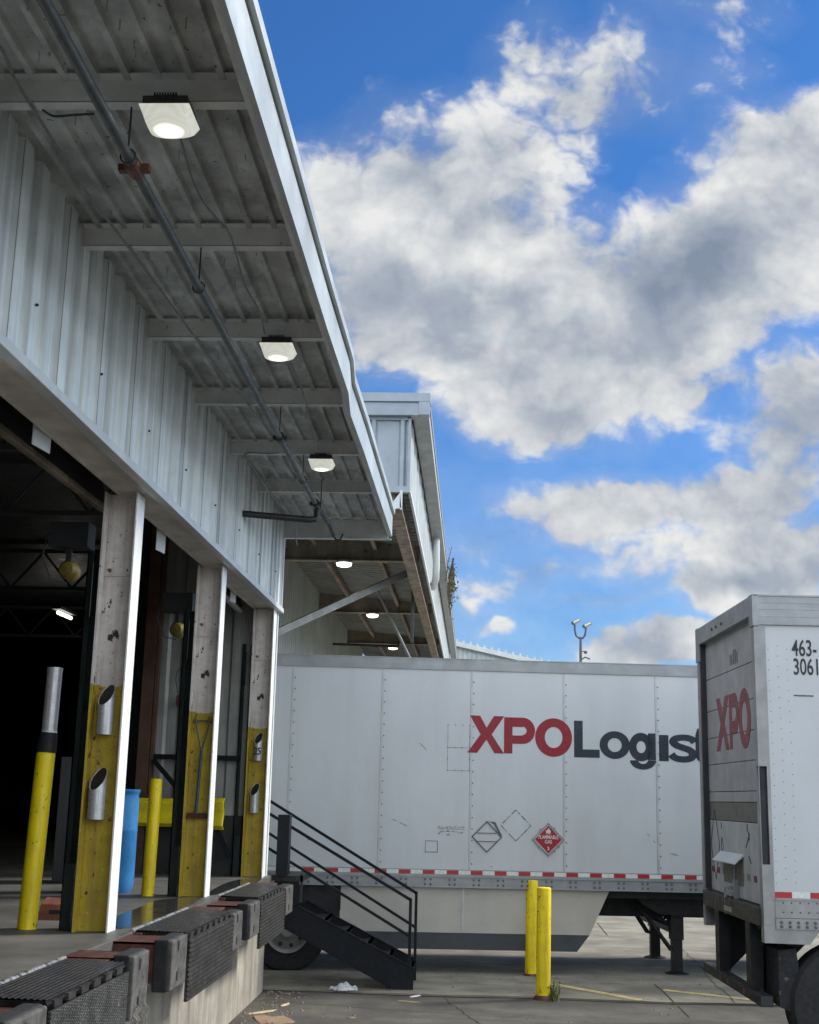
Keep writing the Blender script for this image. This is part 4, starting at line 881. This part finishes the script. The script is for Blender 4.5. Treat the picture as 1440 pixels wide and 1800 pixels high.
m_.build('removed_placard_outline', 'scuff', T1)
a = L1(770, 1452); b = L1(817, 1470); rr = random.Random(8); m_ = MB()
for i in range(16):
    x0 = a.x+(b.x-a.x)*i/16; m_.box((x0, -.0045, a.z-.035+rr.uniform(-.004, .004)), (x0+(b.x-a.x)/20, -.002, a.z))
for i in range(10):
    x0 = a.x+(b.x-a.x)*rr.random()*.9; z0_ = b.z+(a.z-b.z)*rr.random()*.6; m_.box((x0, -.0045, z0_), (x0+rr.uniform(.02, .07), -.002, z0_+rr.uniform(.005, .02)))
m_.build('faded_sticker', 'greyprint', T1)
m_ = MB()
def outline(x0, y0, x1, y1, w_, mb, jit=0):
    a = L1(x0, y0); b = L1(x1, y1); x0, x1 = a.x, b.x; z1, z0 = a.z, b.z
    for (p, q) in (((x0, z0), (x1, z0)), ((x1, z0), (x1, z1)), ((x1, z1), (x0, z1)), ((x0, z1), (x0, z0))):
        mb.box((min(p[0], q[0])-w_, -.003, min(p[1], q[1])-w_), (max(p[0], q[0])+w_, -.001, max(p[1], q[1])+w_))
outline(748, 1478, 769, 1498, .0035, m_); m_.build('patch_outline', 'scuff', T1)
m_ = MB(); a = L1(788, 1274); b = L1(825, 1355)
for i in range(5):
    for xx in (a.x, b.x): m_.lathe([(.008, -.002), (.001, -.007)], 6, 1, (xx, 0, b.z+(a.z-b.z)*i/4))
for i in range(1, 3):
    for zz in (a.z, b.z, (a.z+b.z)/2): m_.lathe([(.008, -.002), (.001, -.007)], 6, 1, (a.x+(b.x-a.x)*i/3, 0, zz))
m_.box((a.x, -.002, (a.z+b.z)/2-.002), (b.x, .0, (a.z+b.z)/2+.002)); m_.box((a.x-.003, -.0015, b.z), (a.x, .0, a.z)); m_.box((b.x, -.0015, b.z), (b.x+.003, .0, a.z)); m_.box((a.x, -.0015, b.z-.003), (b.x, .0, b.z))
m_.build('repair_plate', 'rivet', T1)
m_ = MB()
for pts in ([(690,1440),(697,1443)], [(703,1446),(716,1452)], [(738,1306),(750,1318)], [(1138,1466),(1142,1470)], [(1149,1477),(1152,1482)], [(862,1523),(866,1524)], [(1180,1500),(1192,1504)], [(540,1476),(556,1478)]):
    p, q = L1(*pts[0]), L1(*pts[1]); m_.bar((p.x, -.0015, p.z), (q.x, -.0015, q.z), .006, .003, (0, 1, 0))
m_.build('scratches', 'scuff', T1)
# skirt
pts = [L1(600, 1553), L1(1072, 1562), L1(1037, 1645), L1(600, 1636)]
s0, s1, s2, s3 = [(p.x, p.z) for p in pts]
s0 = (s0[0], 1.097); s1 = (s1[0], 1.097); zb = (s2[1]+s3[1])/2; s2 = (s2[0], zb); s3 = (s0[0], zb)
MB().prism([s0, s1, s2, s3], 1, .02, .045).build('side_skirt', 'tskirt', T1)
z2 = L1(1015, 1674).z
MB().prism([(s3[0], zb), (s2[0], zb), (L1(1015,1674).x, z2), (s3[0]+.1, z2)], 1, .026, .04).build('skirt_lower_strip', 'tdark', T1)
m_ = MB(); sx = L1(814, 1600).x; m_.box((sx-.012, .012, zb+.01), (sx+.012, .021, 1.09))
for px_ in (625, 680, 745, 807, 822, 900, 960, 1008, 1022):
    for f_ in (.15, .5, .86):
        xx = L1(px_, 1600).x; m_.lathe([(.010, .020), (.001, .012)], 6, 1, (xx, 0, zb+(1.09-zb)*f_))
m_.build('skirt_fasteners', 'seam', T1)
# chassis
MB().box((A0+.05, .10, 1.0), (A1, WD-.1, 1.19)).box((A0+.3, .7, .72), (3.6, .9, 1.0)).box((A0+.3, 1.7, .72), (3.6, 1.9, 1.0)).build('chassis_frame', 'under', T1)
MB().box((A0+.4, .05, .62), (s0[0]-.005, .09, 1.09)).build('tandem_side_panel', 'under', T1)
def wheel(par, x, y, side, r=.51, rimr=.285):
    o = MB().lathe([(rimr*.98, side*.02), (r*.80, 0), (r*.94, side*.01), (r, side*.05), (r, side*.24), (r*.93, side*.28), (rimr, side*.27)], 48, 1).build('tyre', 'tyre', None, smooth=True)
    e_ = bpy.data.objects.new('wheel', None); COL.objects.link(e_); e_.parent = par; e_.location = (x, y, r); o.parent = e_
    m_ = MB().lathe([(rimr, side*.03), (rimr*.96, side*.0), (rimr*.90, side*.02), (rimr*.80, side*.09), (rimr*.45, side*.05), (rimr*.40, side*.02), (rimr*.25, side*-.03), (.001, side*-.03)], 40, 1)
    m_.build('rim', 'rim', e_, smooth=True)
    for k_ in range(8 if side > 0 and par == T1 else 0):
        a = 2*math.pi*k_/8+.3; MB().lathe([(.001, side*.062), (.028, side*.062)], 12, 1, (rimr*.66*math.cos(a), side*-.004, rimr*.66*math.sin(a))).build('hand_hole', 'ink', e_)
    return e_
wx = L1(505, 1640, .05).x
for dx in (0, -1.25):
    wheel(T1, wx+dx, .06, 1); wheel(T1, wx+dx, WD-.06, -1)
MB().tube([(wx, .3, .51), (wx, WD-.3, .51)], .07, 12).tube([(wx-1.25, .3, .51), (wx-1.25, WD-.3, .51)], .07, 12).build('axles', 'under', T1)
# landing gear
def leg(w, px_):
    p = L1(px_, 1700, w); x = p.x
    MB().box((x-.085, w-.075, .46), (x+.085, w+.075, 1.1)).box((x-.068, w-.06, .05), (x+.068, w+.06, .46)).lathe([(.001, .045), (.10, .05), (.155, .035), (.16, 0.022), (0, .022)], 20, 2, (x, w, 0)).build('landing_leg', 'under', T1, bevel=.004); return x
lx = leg(.45, 1190); leg(WD-.45, 1152)
m_ = MB(); P = [L1(1100, 1562, .30), L1(1240, 1562, .30), L1(1240, 1608, .30), L1(1206, 1611, .30), L1(1160, 1607, .30), L1(1130, 1590, .30)]
m_.prism([(p.x, p.z) for p in P], 1, .28, .36); m_.build('landing_gear_bracket', 'under', T1)
m_ = MB()
def pb(a, b, w0, w1, r=.018):
    A_ = L1(*a, w0); B_ = L1(*b, w1); m_.tube([A_, B_], r, 8)
pb((1090,1563), (1138,1638), .9, .9, .03); pb((1138,1638), (1150,1640), .9, 1.0, .02); pb((1122,1590), (1180,1670), .5, .42, .028); pb((1116,1598), (1130,1585), .6, .6, .015); pb((1130,1585), (1165,1615), .6, .5, .016); pb((1165,1615), (1178,1612), .5, .45, .016); pb((1173,1610), (1184,1665), .5, .45, .02)
m_.build('landing_gear_braces', 'under', T1)
MB().box((lx-.1, .45, .55), (lx+.1, WD-.45, .62)).build('cross_shaft', 'under', T1)

# ---- second trailer: rear end towards the camera's left
T2M = tmat((2.60, 12.0, 0), .032, .004)
W2 = 2.59
T2 = thing('box_trailer', 'white box trailer at the right edge, seen from its roll-up rear door corner', 'trailer', mtx=T2M)
def S2(x, y): return loc(T2M, x, y, 1, 0.0)
def R2_(x, y, a=0.0): return loc(T2M, x, y, 0, a)
c7 = lambda x, y: (1160+x/3.6, 1000+y/3.6)
c7b = lambda x, y: (1200+x/5.142, 1450+y/5.142)
Z2 = S2(1330, 1045).z; LEN = 9.0
zsl = R2_(*c7b(650, 730)).z
zh = R2_(*c7(560, 290)).z
zr = S2(*c7(622, 348)).z; zl0 = S2(*c7b(790, 665)).z; zl1 = S2(*c7b(790, 840)).z; zl2 = S2(*c7b(790, 942)).z; zcb = S2(*c7b(700, 1068)).z
ztp = S2(*c7b(900, 608)).z; ztb = S2(*c7b(900, 662)).z
pw = .105; dx0 = .068; DW0, DW1 = .11, W2-.14
MB().box((pw, .012, zl1), (LEN, .035, Z2-.03)).box((.17, .036, zl1), (LEN, W2-.012, Z2-.03)).build('box_side_panels', 'tskin2', T2)
m_ = MB().box((.045, -.004, zr), (LEN, .03, Z2-.012)).box((-.0, -.012, Z2-.014), (LEN, W2+.012, Z2)).box((.045, -.01, zr-.006), (LEN, 0, zr+.006))
for z in (.25, .5, .72): m_.box((.05, -.007, zr+(Z2-zr)*z), (LEN, -.003, zr+(Z2-zr)*z+.004))
m_.build('top_rail', 'trail', T2)
MB().box((pw, -.006, zl1), (LEN, .02, zl0)).box((pw, -.014, zl0-.012), (LEN, .0, zl0)).box((pw+.0, -.010, zl2), (LEN, .015, zl1-.004)).build('bottom_rail', 'talu', T2)
# rear corner posts
zs = S2(*c7(600, 1248)).z; ze = S2(*c7b(690, 358)).z
MB().box((0, 0, zs), (pw, .10, zr)).box((0, 0, zcb+.0), (pw, .10, ze)).box((.075, 0, ze), (pw, .10, zs)).box((.0, .085, ze), (.075, .10, zs)).prism([(0, zcb), (.40, zcb-.005), (.50, zl2), (pw, zl2), (pw, zcb+.1), (0, zcb+.1)], 1, .001, .02).build('corner_post', 'talu', T2)
MB().box((.02, .03, ze+.002), (.07, .083, zs-.002)).build('recess_seal', 'gasket', T2)
MB().box((.0, -.002, ze), (.006, .02, zs)).box((.0,-.008,zcb+.16),(.055,.0,zcb+.42)).build('post_edge_strip', 'talu', T2)
MB().box((-.012, -.012, zr-.02), (.048, .13, Z2+.002)).build('corner_cap', 'trail', T2, bevel=.004)
MB().box((.012, W2-.138, zsl+.02), (dx0+.03, W2-.102, zh)).build('door_side_channel', 'gasket', T2)
MB().box((0, W2-.10, zcb+.05), (pw, W2, Z2-.02)).build('corner_post', 'talu', T2)
MB().box((-.012, W2-.13, zr-.10), (.048, W2+.012, Z2+.002)).build('corner_cap', 'trail', T2, bevel=.004)
zh = R2_(*c7(560, 290)).z
MB().box((-.004, .10, zh-.02), (.09, W2-.10, Z2-.012)).build('rear_header', 'talu', T2, bevel=.004)
for w_ in (1.55, 1.75, 1.3): MB().lathe([(.018, -.005), (.015, -.016), (.001, -.018)], 10, 0, (0, w_, (zh+Z2)/2-.02)).build('marker_light', 'ink', T2)
# roll door, set back a little
rows = [zsl, R2_(*c7(330,1590)).z, R2_(*c7(335,1475)).z, R2_(*c7(335,1410)).z, R2_(*c7(335,1235)).z, R2_(*c7(325,1065)).z, R2_(*c7(320,890)).z, R2_(*c7(320,680)).z, zh+.01]
dp = None
for i, (a, b) in enumerate(zip(rows, rows[1:])):
    mm = 'tdoor2' if i == 1 else ('tdoor3' if i == 0 else 'tdoor')
    o = MB().box((dx0, DW0, a+.003), (dx0+.03, DW1, b-.003)).build('door_slat', mm, T2, bevel=.005)
MB().box((dx0+.012, DW0, rows[0]), (dx0+.04, DW1, rows[-1])).build('door_backing', 'gasket', T2)
MB().box((.0, W2-.42, zsl), (dx0-.003, W2-.34, zh)).box((.03, W2-.345, zsl), (dx0+.0, W2-.10, zh)).build('door_side_shadow_channel', 'gasket', T2) if False else None
# letters on the rear door (w axis runs away from the camera: text reads left to right from far to near)
dm = MB()
def rear_letter(ch, wl, wr, z0, z1):
    tmp = MB(); letter_mb(tmp, GL[ch], 0, 0, 1, 1, 0, 1)
    vs = [(dx0-.0035+.003*v[1], wl+(wr-wl)*v[0], z0+(z1-z0)*v[2]) for v in tmp.v]; dm.add(vs, tmp.f)
def rp(x, y): q = loc(T2M, x, y, 0, dx0); return q
xl = rp(*c7(357, 990)); xr_ = rp(*c7(440, 990)); xp0 = rp(*c7(443,990)); xp1 = rp(*c7(503, 990)); xo0 = rp(*c7(503,950)); xo1 = rp(*c7(575, 950)); zt_ = rp(*c7(400,810)).z; zb_ = rp(*c7(400, 1150)).z
rear_letter('X', xl.y, xr_.y, zb_, zt_); rear_letter('P', xp0.y, xp1.y, zb_, zt_); rear_letter('O', xo0.y, xo1.y, zb_, zt_)
dm.build('rear_lettering', 'lred2', T2, label='worn red letters XPO')
# faded tape on door
zt1 = rp(*c7b(250, 395)).z; m_ = MB(); m2 = MB(); m3 = MB()
zt0 = (rp(*c7b(250, 395)).z+rp(*c7b(620, 475)).z)/2
for i in range(9):
    w_ = DW1-.05-i*.26; tgt = m_ if i in (0, 1, 7, 8) else m2
    tgt.box((dx0-.003, w_-.12, zt0-.03), (dx0-.0005, w_, zt0+.03))
m_.build('faded_red_tape', 'fred', T2); m2.build('faded_grey_tape', 'fgrey', T2)
# handle flap, pocket, latch
h0 = rp(*c7b(345, 250)); h1 = rp(*c7b(552, 275))
m_ = MB().prism([(dx0, h0.z+.02), (dx0-.09, h0.z-.07), (dx0-.09, h0.z-.078), (dx0, h0.z+.0)], 1, h1.y, h0.y); m_.build('handle_flap', 'tskin2', T2)
MB().box((dx0-.006, h1.y+.02, h0.z-.28), (dx0-.001, h0.y-.15, h0.z-.03)).build('handle_pocket', 'tdoor2', T2)
la = rp(*c7b(480, 640)); m_ = MB()
m_.box((dx0-.07, la.y-.06, la.z-.14), (dx0, la.y-.02, la.z+.10)).box((dx0-.05, la.y-.16, la.z-.12), (dx0, la.y-.12, la.z+.16)).box((dx0-.09, la.y-.2, la.z-.15), (dx0, la.y+.14, la.z-.10)).box((dx0-.08, la.y-.14, la.z+.0), (dx0-.02, la.y+.14, la.z+.05)).tube([(dx0-.06, la.y+.10, la.z+.08), (dx0-.06, la.y+.10, la.z-.18)], .03, 10).tube([(dx0-.03, la.y-.1, la.z+.16), (dx0-.02, la.y-.1, la.z+.28)], .01, 8)
m_.build('door_latch', 'trail', T2, bevel=.004)
m_ = MB(); rr = random.Random(6)
q = rp(1258, 1484); P = [(q.y+.38*math.cos(math.radians(a))*.55, q.z+.36*math.sin(math.radians(a))) for a in (0, 90, 180, 270)]
for i in range(4):
    a, b = P[i], P[(i+1) % 4]; m_.bar((dx0-.002, *a), (dx0-.002, *b), .014, .003, (1, 0, 0))
q2 = rp(1270, 1487); P = [(q2.y+.05*math.cos(math.radians(a)), q2.z+.09*math.sin(math.radians(a))) for a in (0, 90, 180, 270)]
for i in range(4):
    a, b = P[i], P[(i+1) % 4]; m_.bar((dx0-.002, *a), (dx0-.002, *b), .010, .003, (1, 0, 0))
for (x, y, x2, y2) in ((1316,1462,1318,1478),(1318,1466,1312,1490),(1268,1445,1269,1457),(1314,1448,1314,1462),(1317,1505,1321,1518)):
    a, b = rp(x, y), rp(x2, y2); m_.bar((dx0-.002, a.y, a.z), (dx0-.002, b.y, b.z), .016, .003, (1, 0, 0))
m_.build('door_scratches', 'ink', T2)
# faint printed digits block near top
a, b = rp(*c7(440, 525)), rp(*c7(497, 590)); m_ = MB(); rr = random.Random(2)
for i in range(5): m_.box((dx0-.002, a.y+(b.y-a.y)*(i+.1)/5, b.z), (dx0-.0005, a.y+(b.y-a.y)*(i+.75)/5, a.z-rr.uniform(0, .04)))
m_.build('faded_number', 'tdoor2', T2)
# sill, guard
zsb = zsl-.16
MB().box((-.02, .09, zsb), (.14, W2-.09, zsl-.004)).build('rear_sill', 'worn', T2, bevel=.006)
MB().box((0, W2-.10, zcb-.08), (.10, W2-.0, zcb+.06)).build('corner_foot', 'talu', T2)
zbt = R2_(*c7b(665, 1510)).z; zbb = R2_(*c7b(675, 1612)).z
MB().box((-.02, .12, zbb), (.09, W2-.02, zbt)).build('underride_bar', 'under', T2, bevel=.006)
ub = MB()
for i in (1, 3, 4): ub.box((-.024, .35+i*.34, zbb+.02), (-.0205, .46+i*.32, zbt-.02))
ub.build('bar_tape_remains', 'fred', T2)
MB().box((-.0195, .121, zbb+.008), (.082, .1195, zbt-.008)).build('bar_open_end', 'ink', T2)
for w_ in (.62, W2-.66):
    MB().prism([(.0, zbt), (.11, zbt), (.13, zsb), (.0, zsb)], 1, w_-.09, w_+.09).prism([(.11, zbt), (.13, zbt), (.75, zsb), (.13, zsb)], 1, w_+.03, w_+.05).build('underride_post', 'under', T2)
MB().box((.05, .35, zsb-.05), (LEN, .55, zl2)).box((.05, W2-.55, zsb-.05), (LEN, W2-.35, zl2)).box((.05, .1, zl2), (LEN, W2-.1, zl1)).build('chassis_frame', 'under', T2)
ft = S2(*c7b(815, 1185)); fb = S2(*c7b(990, 1640))
MB().prism([(.14, 1.0), (.30, 1.02), (.34, .70), (.345, .46), (.33, .45), (.15, .52), (.14, .53)], 1, .10, .70).build('mud_flap', 'rubber', T2)
wc = S2(*c7b(985, 1300)).x+.54
wheel(T2, wc, .05, 1, .54); wheel(T2, wc+1.28, .05, 1, .54); wheel(T2, wc+.95, W2-.05, -1, .54)
# side rivets
rv = MB(); rr = random.Random(12)
x = pw+.045
cols = [pw+.06, pw+.12, pw+.175]
k = 0
x = pw+.03
while x < 3.2:
    z = ztp+.06+rr.uniform(0, .03)+(k % 2)*.03
    while z < zr-.2:
        rv.lathe([(.0045, .012), (.004, .009), (.001, .008)], 6, 1, (x+.006*math.sin(z*3), 0, z)); z += .095
    x += .085; k += 1
    if k % 3 == 0: x += .32
o = rv.build('side_rivets', 'rivet', T2); o['kind'] = 'stuff'
bo = MB(); x = pw+.05
while x < 4:
    for z in (zl2+.025, zl1-.035): bo.lathe([(.014, -.010), (.012, -.022), (.001, -.024)], 8, 1, (x, 0, z))
    for z in (zl1+.05, zl0-.035): bo.lathe([(.008, -.006), (.001, -.014)], 6, 1, (x+.02, 0, z))
    x += .075 if int((x-pw)*20) % 3 else .05
o = bo.build('rail_bolts', 'rivet', T2); o['kind'] = 'stuff'
tr = MB(); tw = MB(); x = S2(*c7b(835, 635)).x; l_ = S2(*c7b(992, 635)).x-x; p_ = S2(*c7b(1157, 645)).x-x
while x < 4: tr.box((x, .006, ztb), (x+l_, .0105, ztp)); tw.box((x+l_, .006, ztb), (x+p_, .0105, ztp)); x += p_
tr.build('red_tape_blocks', 'red', T2); tw.build('white_tape_blocks', 'rwhite', T2)
h_ = S2(*c7(850, 455)).z-S2(*c7(850, 555)).z
for txt, a in (('463-', c7(842, 505)), ('3061', c7(850, 623))):
    q = S2(*a); text_mesh(txt, h_*1.45, 'unit_number', 'ink', T2, Matrix.Translation((q.x-.008, .010, q.z)) @ Rx, depth=.003, fat=.0025, sx=.60, align='LEFT')
a = S2(*c7(850, 800)); b = S2(*c7(975, 804)); MB().bar((a.x, .010, a.z), (b.x, .010, b.z), .012, .004, (0, 1, 0)).build('scratches', 'scuff', T2)

# ------------------------------------------------------------------ building beyond (taller canopy)
B2 = thing('warehouse_building', 'taller metal warehouse with a wide canopy beyond the dock corner', 'building', (-4, 30, 0))
def b2(mb, name, m, **k): return bp(mb, name, m, B2, **k)
YP = 16.2; XF = -.86
pn = MB(); x = XF-.06; pts = [(XF-.03, 0), (XF-.06, -.0)]
while x > -4.2:
    pts += [(x, 0), (x-.03, -.035), (x-.075, -.035), (x-.10, 0), (x-.30, 0), (x-.38, 0)]; x -= .38
for (a, da), (b, db) in zip(pts, pts[1:]): pn.add([(a, YP+da, 6.18), (b, YP+db, 6.18), (b, YP+db, 7.12), (a, YP+da, 7.12)], [(0,1,2,3)])
b2(pn, 'end_panel', 'panel2')
b2(MB().box((-4.2, YP-.05, 6.10), (XF, YP+.03, 6.18)).box((XF-.035, YP-.045, 6.18), (XF+.0, YP+.02, 7.10)).box((-4.2, YP-.04, 7.08), (XF-.04, YP+.02, 7.12)), 'panel_trim', 'panel2')
b2(MB().box((-4.2, YP-.12, 7.12), (XF+.12, YP+.1, 7.30)), 'rake_board', 'panel2', bevel=.006)
b2(MB().box((-4.2, YP-.15, 7.30), (XF+.25, YP+.1, 7.42)).box((XF+.10, YP-.15, 7.12), (XF+.24, YP+.0, 7.30)), 'rake_cap', 'panel2', bevel=.006)
fs_ = corrugated_x(XF-.012, YP+.02, 48, 6.14, 7.15, per=.9, dep=.012)
b2(fs_, 'long_fascia', 'clad2')
b2(MB().box((XF-.02, YP-.01, 6.10), (XF+.012, 48, 6.16)), 'fascia_drip_edge', 'trim')
b2(MB().box((XF+.02, YP+.02, 7.14), (XF+.21, 48, 7.34)).box((XF+.19, YP+.02, 7.30), (XF+.24, 48, 7.40)), 'gutter', 'trail')
b2(MB().box((XF+.21, YP+.03, 7.16), (XF+.225, 48, 7.30)), 'gutter_face', 'clad2')
b2(MB().box((-4.2, YP, 7.40), (XF+.19, 48, 7.46)), 'roof_sheet', 'soffit')
gu = on(770, 960, 0, XF+.1); b2(MB().tube([(XF+.1, 24.5, 7.14), (XF+.11, 24.5, 6.6), (XF+.10, 24.6, 6.35), (XF+.04, 24.8, 6.22)], .07, 10), 'downspout', 'trim', smooth=True)
# edge beam
b2(MB().box((-1.16, YP+.1, 6.24), (-1.00, 48, 6.27)).box((-1.09, YP+.1, 6.0), (-1.07, 48, 6.25)).box((-1.16, YP+.1, 5.96), (-.98, 48, 6.0)), 'edge_beam', 'wood')
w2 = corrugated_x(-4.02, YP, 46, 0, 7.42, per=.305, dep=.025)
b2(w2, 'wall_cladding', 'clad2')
b2(MB().box((-4.3, YE+.05, 0), (-4.2, YP+.1, 7.4)).box((-4.6, YP, 0), (-4.05, 46, 1.2)), 'wall_base', 'conc')
so2 = MB(); y = YP+.1; pts = []
while y < 48: pts += [(y, 0), (y+.12, 0), (y+.14, -.02), (y+.18, -.02), (y+.2, 0)]; y += .3
for (a, da), (b, db) in zip(pts, pts[1:]): so2.add([(-4.1, a, 7.28+da), (-1.0, a, 7.02+da), (-1.0, b, 7.02+db), (-4.1, b, 7.28+db)], [(0,1,2,3)])
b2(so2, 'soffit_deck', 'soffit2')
for yb, (lx_, ly_) in ((17.6, (0, 0)), (24.8, (500, 985)), (32.6, (600, 1076)), (40.2, (640, 1130)), (47, (0, 0))):
    zb = on(620, 985, 1, 24.8).z if yb < 20 else {24.8: on(620, 985, 1, 24.8).z, 32.6: on(680, 1077, 1, 32.6).z, 40.2: on(680, 1131, 1, 40.2).z, 47: 6.3}[yb]
    if yb < 20: zb = 6.35
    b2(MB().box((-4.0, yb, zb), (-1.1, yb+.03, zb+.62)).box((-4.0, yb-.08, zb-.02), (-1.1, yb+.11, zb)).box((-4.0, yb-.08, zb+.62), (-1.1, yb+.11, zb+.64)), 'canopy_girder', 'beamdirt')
for xx, m_ in ((-3.15, 'wood'), (-1.95, 'wood')):
    b2(MB().box((xx-.05, YP+.2, 6.95+(-xx-1)*.08-.09), (xx+.03, 46, 6.95+(-xx-1)*.08+.02)), 'purlin', m_)
# brace, rod
a = on(488, 1111, 1, 21.5); b = on(730, 1001, 1, 23.5)
b2(MB().bar(a+(a-b)*.25, b, .10, .12), 'diagonal_strut', 'talu')
a = on(664, 1040, 1, 26); b = on(722, 1160, 1, 26.5); b2(MB().tube([a, b], .03, 8), 'tie_rod', 'conduit')
a = on(585, 1132, 1, 36); b = on(700, 1137, 1, 36); b2(MB().tube([a, b], .035, 8).tube([b, on(700, 1128, 1, 36)], .03, 8), 'branch_pipe', 'dpipe')
a = on(723, 1000, 1, 24.9); b = on(723, 1125, 1, 33); b2(MB().bar(on(727, 1005, 1, 25), on(724, 1130, 1, 25), .06, .06), 'hanger_bar', 'joist')
for (x, y), yb, lb, sc_ in (((605,992), 24.7, 'largest round lit light under the far canopy', 1), ((655,1082), 32.5, 'middle round lit light under the far canopy', 1), ((691,1139), 40.1, 'smallest round lit light, farthest under the far canopy', 1)):
    q = on(x, y, 1, yb); t = thing('round_light', lb, 'light fixture', q, group='round lights under the far canopy')
    MB().lathe([(.001, .10), (.10, .09), (.16, .05), (.16, .02)], 20).build('housing', 'beam', t, smooth=True)
    MB().lathe([(.15, .02), (.14, -.03), (.08, -.05), (.001, -.055)], 20).build('lens', 'glow', t, smooth=True)
# small bracket at the corner gap (white bent metal)
q = on(703, 885, 1, 16.0); o = MB().prism([(-.12, -.03), (.0, .14), (.02, -.06), (-.10, -.08)], 1, -.02, .02).box((.0, -.02, -.08), (.03, .02, .17)).build('bent_flashing', 'trim'); o.location = q; tag(o, 'bent white flashing in the gap between the two canopies', 'flashing')
# vine on the fascia
vi = MB(); rr = random.Random(21); tw = MB()
vt = thing('climbing_vine', 'dry brown vine growing over the far gutter edge', 'vine', (XF+.25, 29.5, 7.15))
for i in range(300):
    y_ = rr.gauss(0, 1.0); z_ = rr.gauss(-.05, .22)+.12*mnoise.noise(Vector((y_*2, 0, 3))); x_ = abs(rr.gauss(0, .09)); s_ = rr.uniform(.018, .045)
    n1 = Vector((rr.uniform(-1,1), rr.uniform(-1,1), rr.uniform(-1,1))).normalized()*s_; n2 = Vector((rr.uniform(-1,1), rr.uniform(-1,1), rr.uniform(-1,1))).normalized()*s_*.7; q = Vector((x_, y_, z_))
    vi.add([q-n1, q+n2, q+n1, q-n2], [(0,1,2,3)])
for i in range(26):
    y_ = rr.gauss(0, 1.2); tw.tube([(.0, y_, -.5), (.05, y_+rr.uniform(-.2,.2), -.1), (.12, y_+rr.uniform(-.3,.3), .25)], .007, 4)
vi.build('foliage', 'vine', vt); tw.build('stem', 'twig', vt)
# far low building
f0 = on(800, 1136, 1, 62); f1_ = on(930, 1166, 1, 62)
B3 = thing('shed_building', 'low pale metal building far behind the trailer roof', 'building', (f0.x, 62, 0))
W_ = f1_.x-f0.x; sl_ = (f1_.z-f0.z)/W_
def z3(x): return f0.z+sl_*x
mb = MB(); x = -1.0; L_ = W_*2.2
n = 40
for i in range(n):
    a, b = -1+i*(L_+1)/n, -1+(i+.5)*(L_+1)/n; c_ = -1+(i+1)*(L_+1)/n
    mb.add([(a, .06, 0), (b, .06, 0), (b, .06, z3(b)), (a, .06, z3(a))], [(0,1,2,3)]); mb.add([(b, .0, 0), (c_, .0, 0), (c_, .0, z3(c_)), (b, .0, z3(b))], [(0,1,2,3)]); mb.add([(b, .06, 0), (b, .0, 0), (b, 0, z3(b)), (b, .06, z3(b))], [(0,1,2,3)])
mb.build('wall_cladding', 'corr', B3)
mb = MB().bar((-1, -.15, z3(-1)+.1), (L_, -.15, z3(L_)+.1), .5, .22); mb.build('roof_edge', 'trim', B3)
mb = MB()
for i in range(26): xx = -1+i*(L_+1)/26; mb.box((xx, -.35, z3(xx)+.2), (xx+.1, .3, z3(xx)+.33))
mb.build('roof_ribs', 'corr', B3)
MB().prism([(-1, 0), (L_, 0), (L_, z3(L_)), (-1, z3(-1))], 1, .1, 14).build('building_body', 'corr', B3)
# light mast
LY = 58; q0 = on(1021, 1170, 1, LY); q1 = on(1021, 1122, 1, LY)
t = thing('light_mast', 'slender steel light mast with two floodlights above the trailer roof', 'light mast', (q0.x, LY, 0))
zt = q1.z; u = .0267
MB().tube([(0, 0, 0), (0, 0, zt-.4), (0, 0, zt+.05)], [.10, .06, .05], 12).build('pole', 'pipe', t, smooth=True)
MB().tube([(-.26, 0, zt+.62), (-.26, 0, zt+.35), (-.20, 0, zt+.12), (-.05, 0, zt), (.09, 0, zt), (.19, 0, zt+.12), (.23, 0, zt+.32), (.24, 0, zt+.5)], .045, 10).build('fork_arm', 'pipe', t, smooth=True)
for xx, zz in ((-.20, zt+.76), (.30, zt+.62)):
    f_ = bpy.data.objects.new('floodlight', None); COL.objects.link(f_); f_.parent = t; f_.location = (xx, 0, zz); f_.rotation_euler = (0, math.radians(-28), 0)
    MB().box((-.22, -.15, -.07), (.2, .15, .07)).build('housing', 'pipe', f_, bevel=.02); MB().box((-.14, -.17, -.05), (.17, -.152, .05)).box((-.14, -.12, -.09), (.2, .12, -.072)).build('glass', 'rwhite', f_)
MB().box((-.05, -.05, zt-1.0), (.05, .05, zt-.55)).lathe([(.001, -.09), (.08, -.05), (.08, .03), (.001, .06)], 12, 2, (.22, 0, zt-.62)).tube([(.05, 0, zt-.95), (.2, 0, zt-.85), (.42, 0, zt-.93)], .03, 8).tube([(-.06, 0, zt-.62), (.2, 0, zt-.58)], .02, 6).build('camera_and_antenna', 'pipe', t)
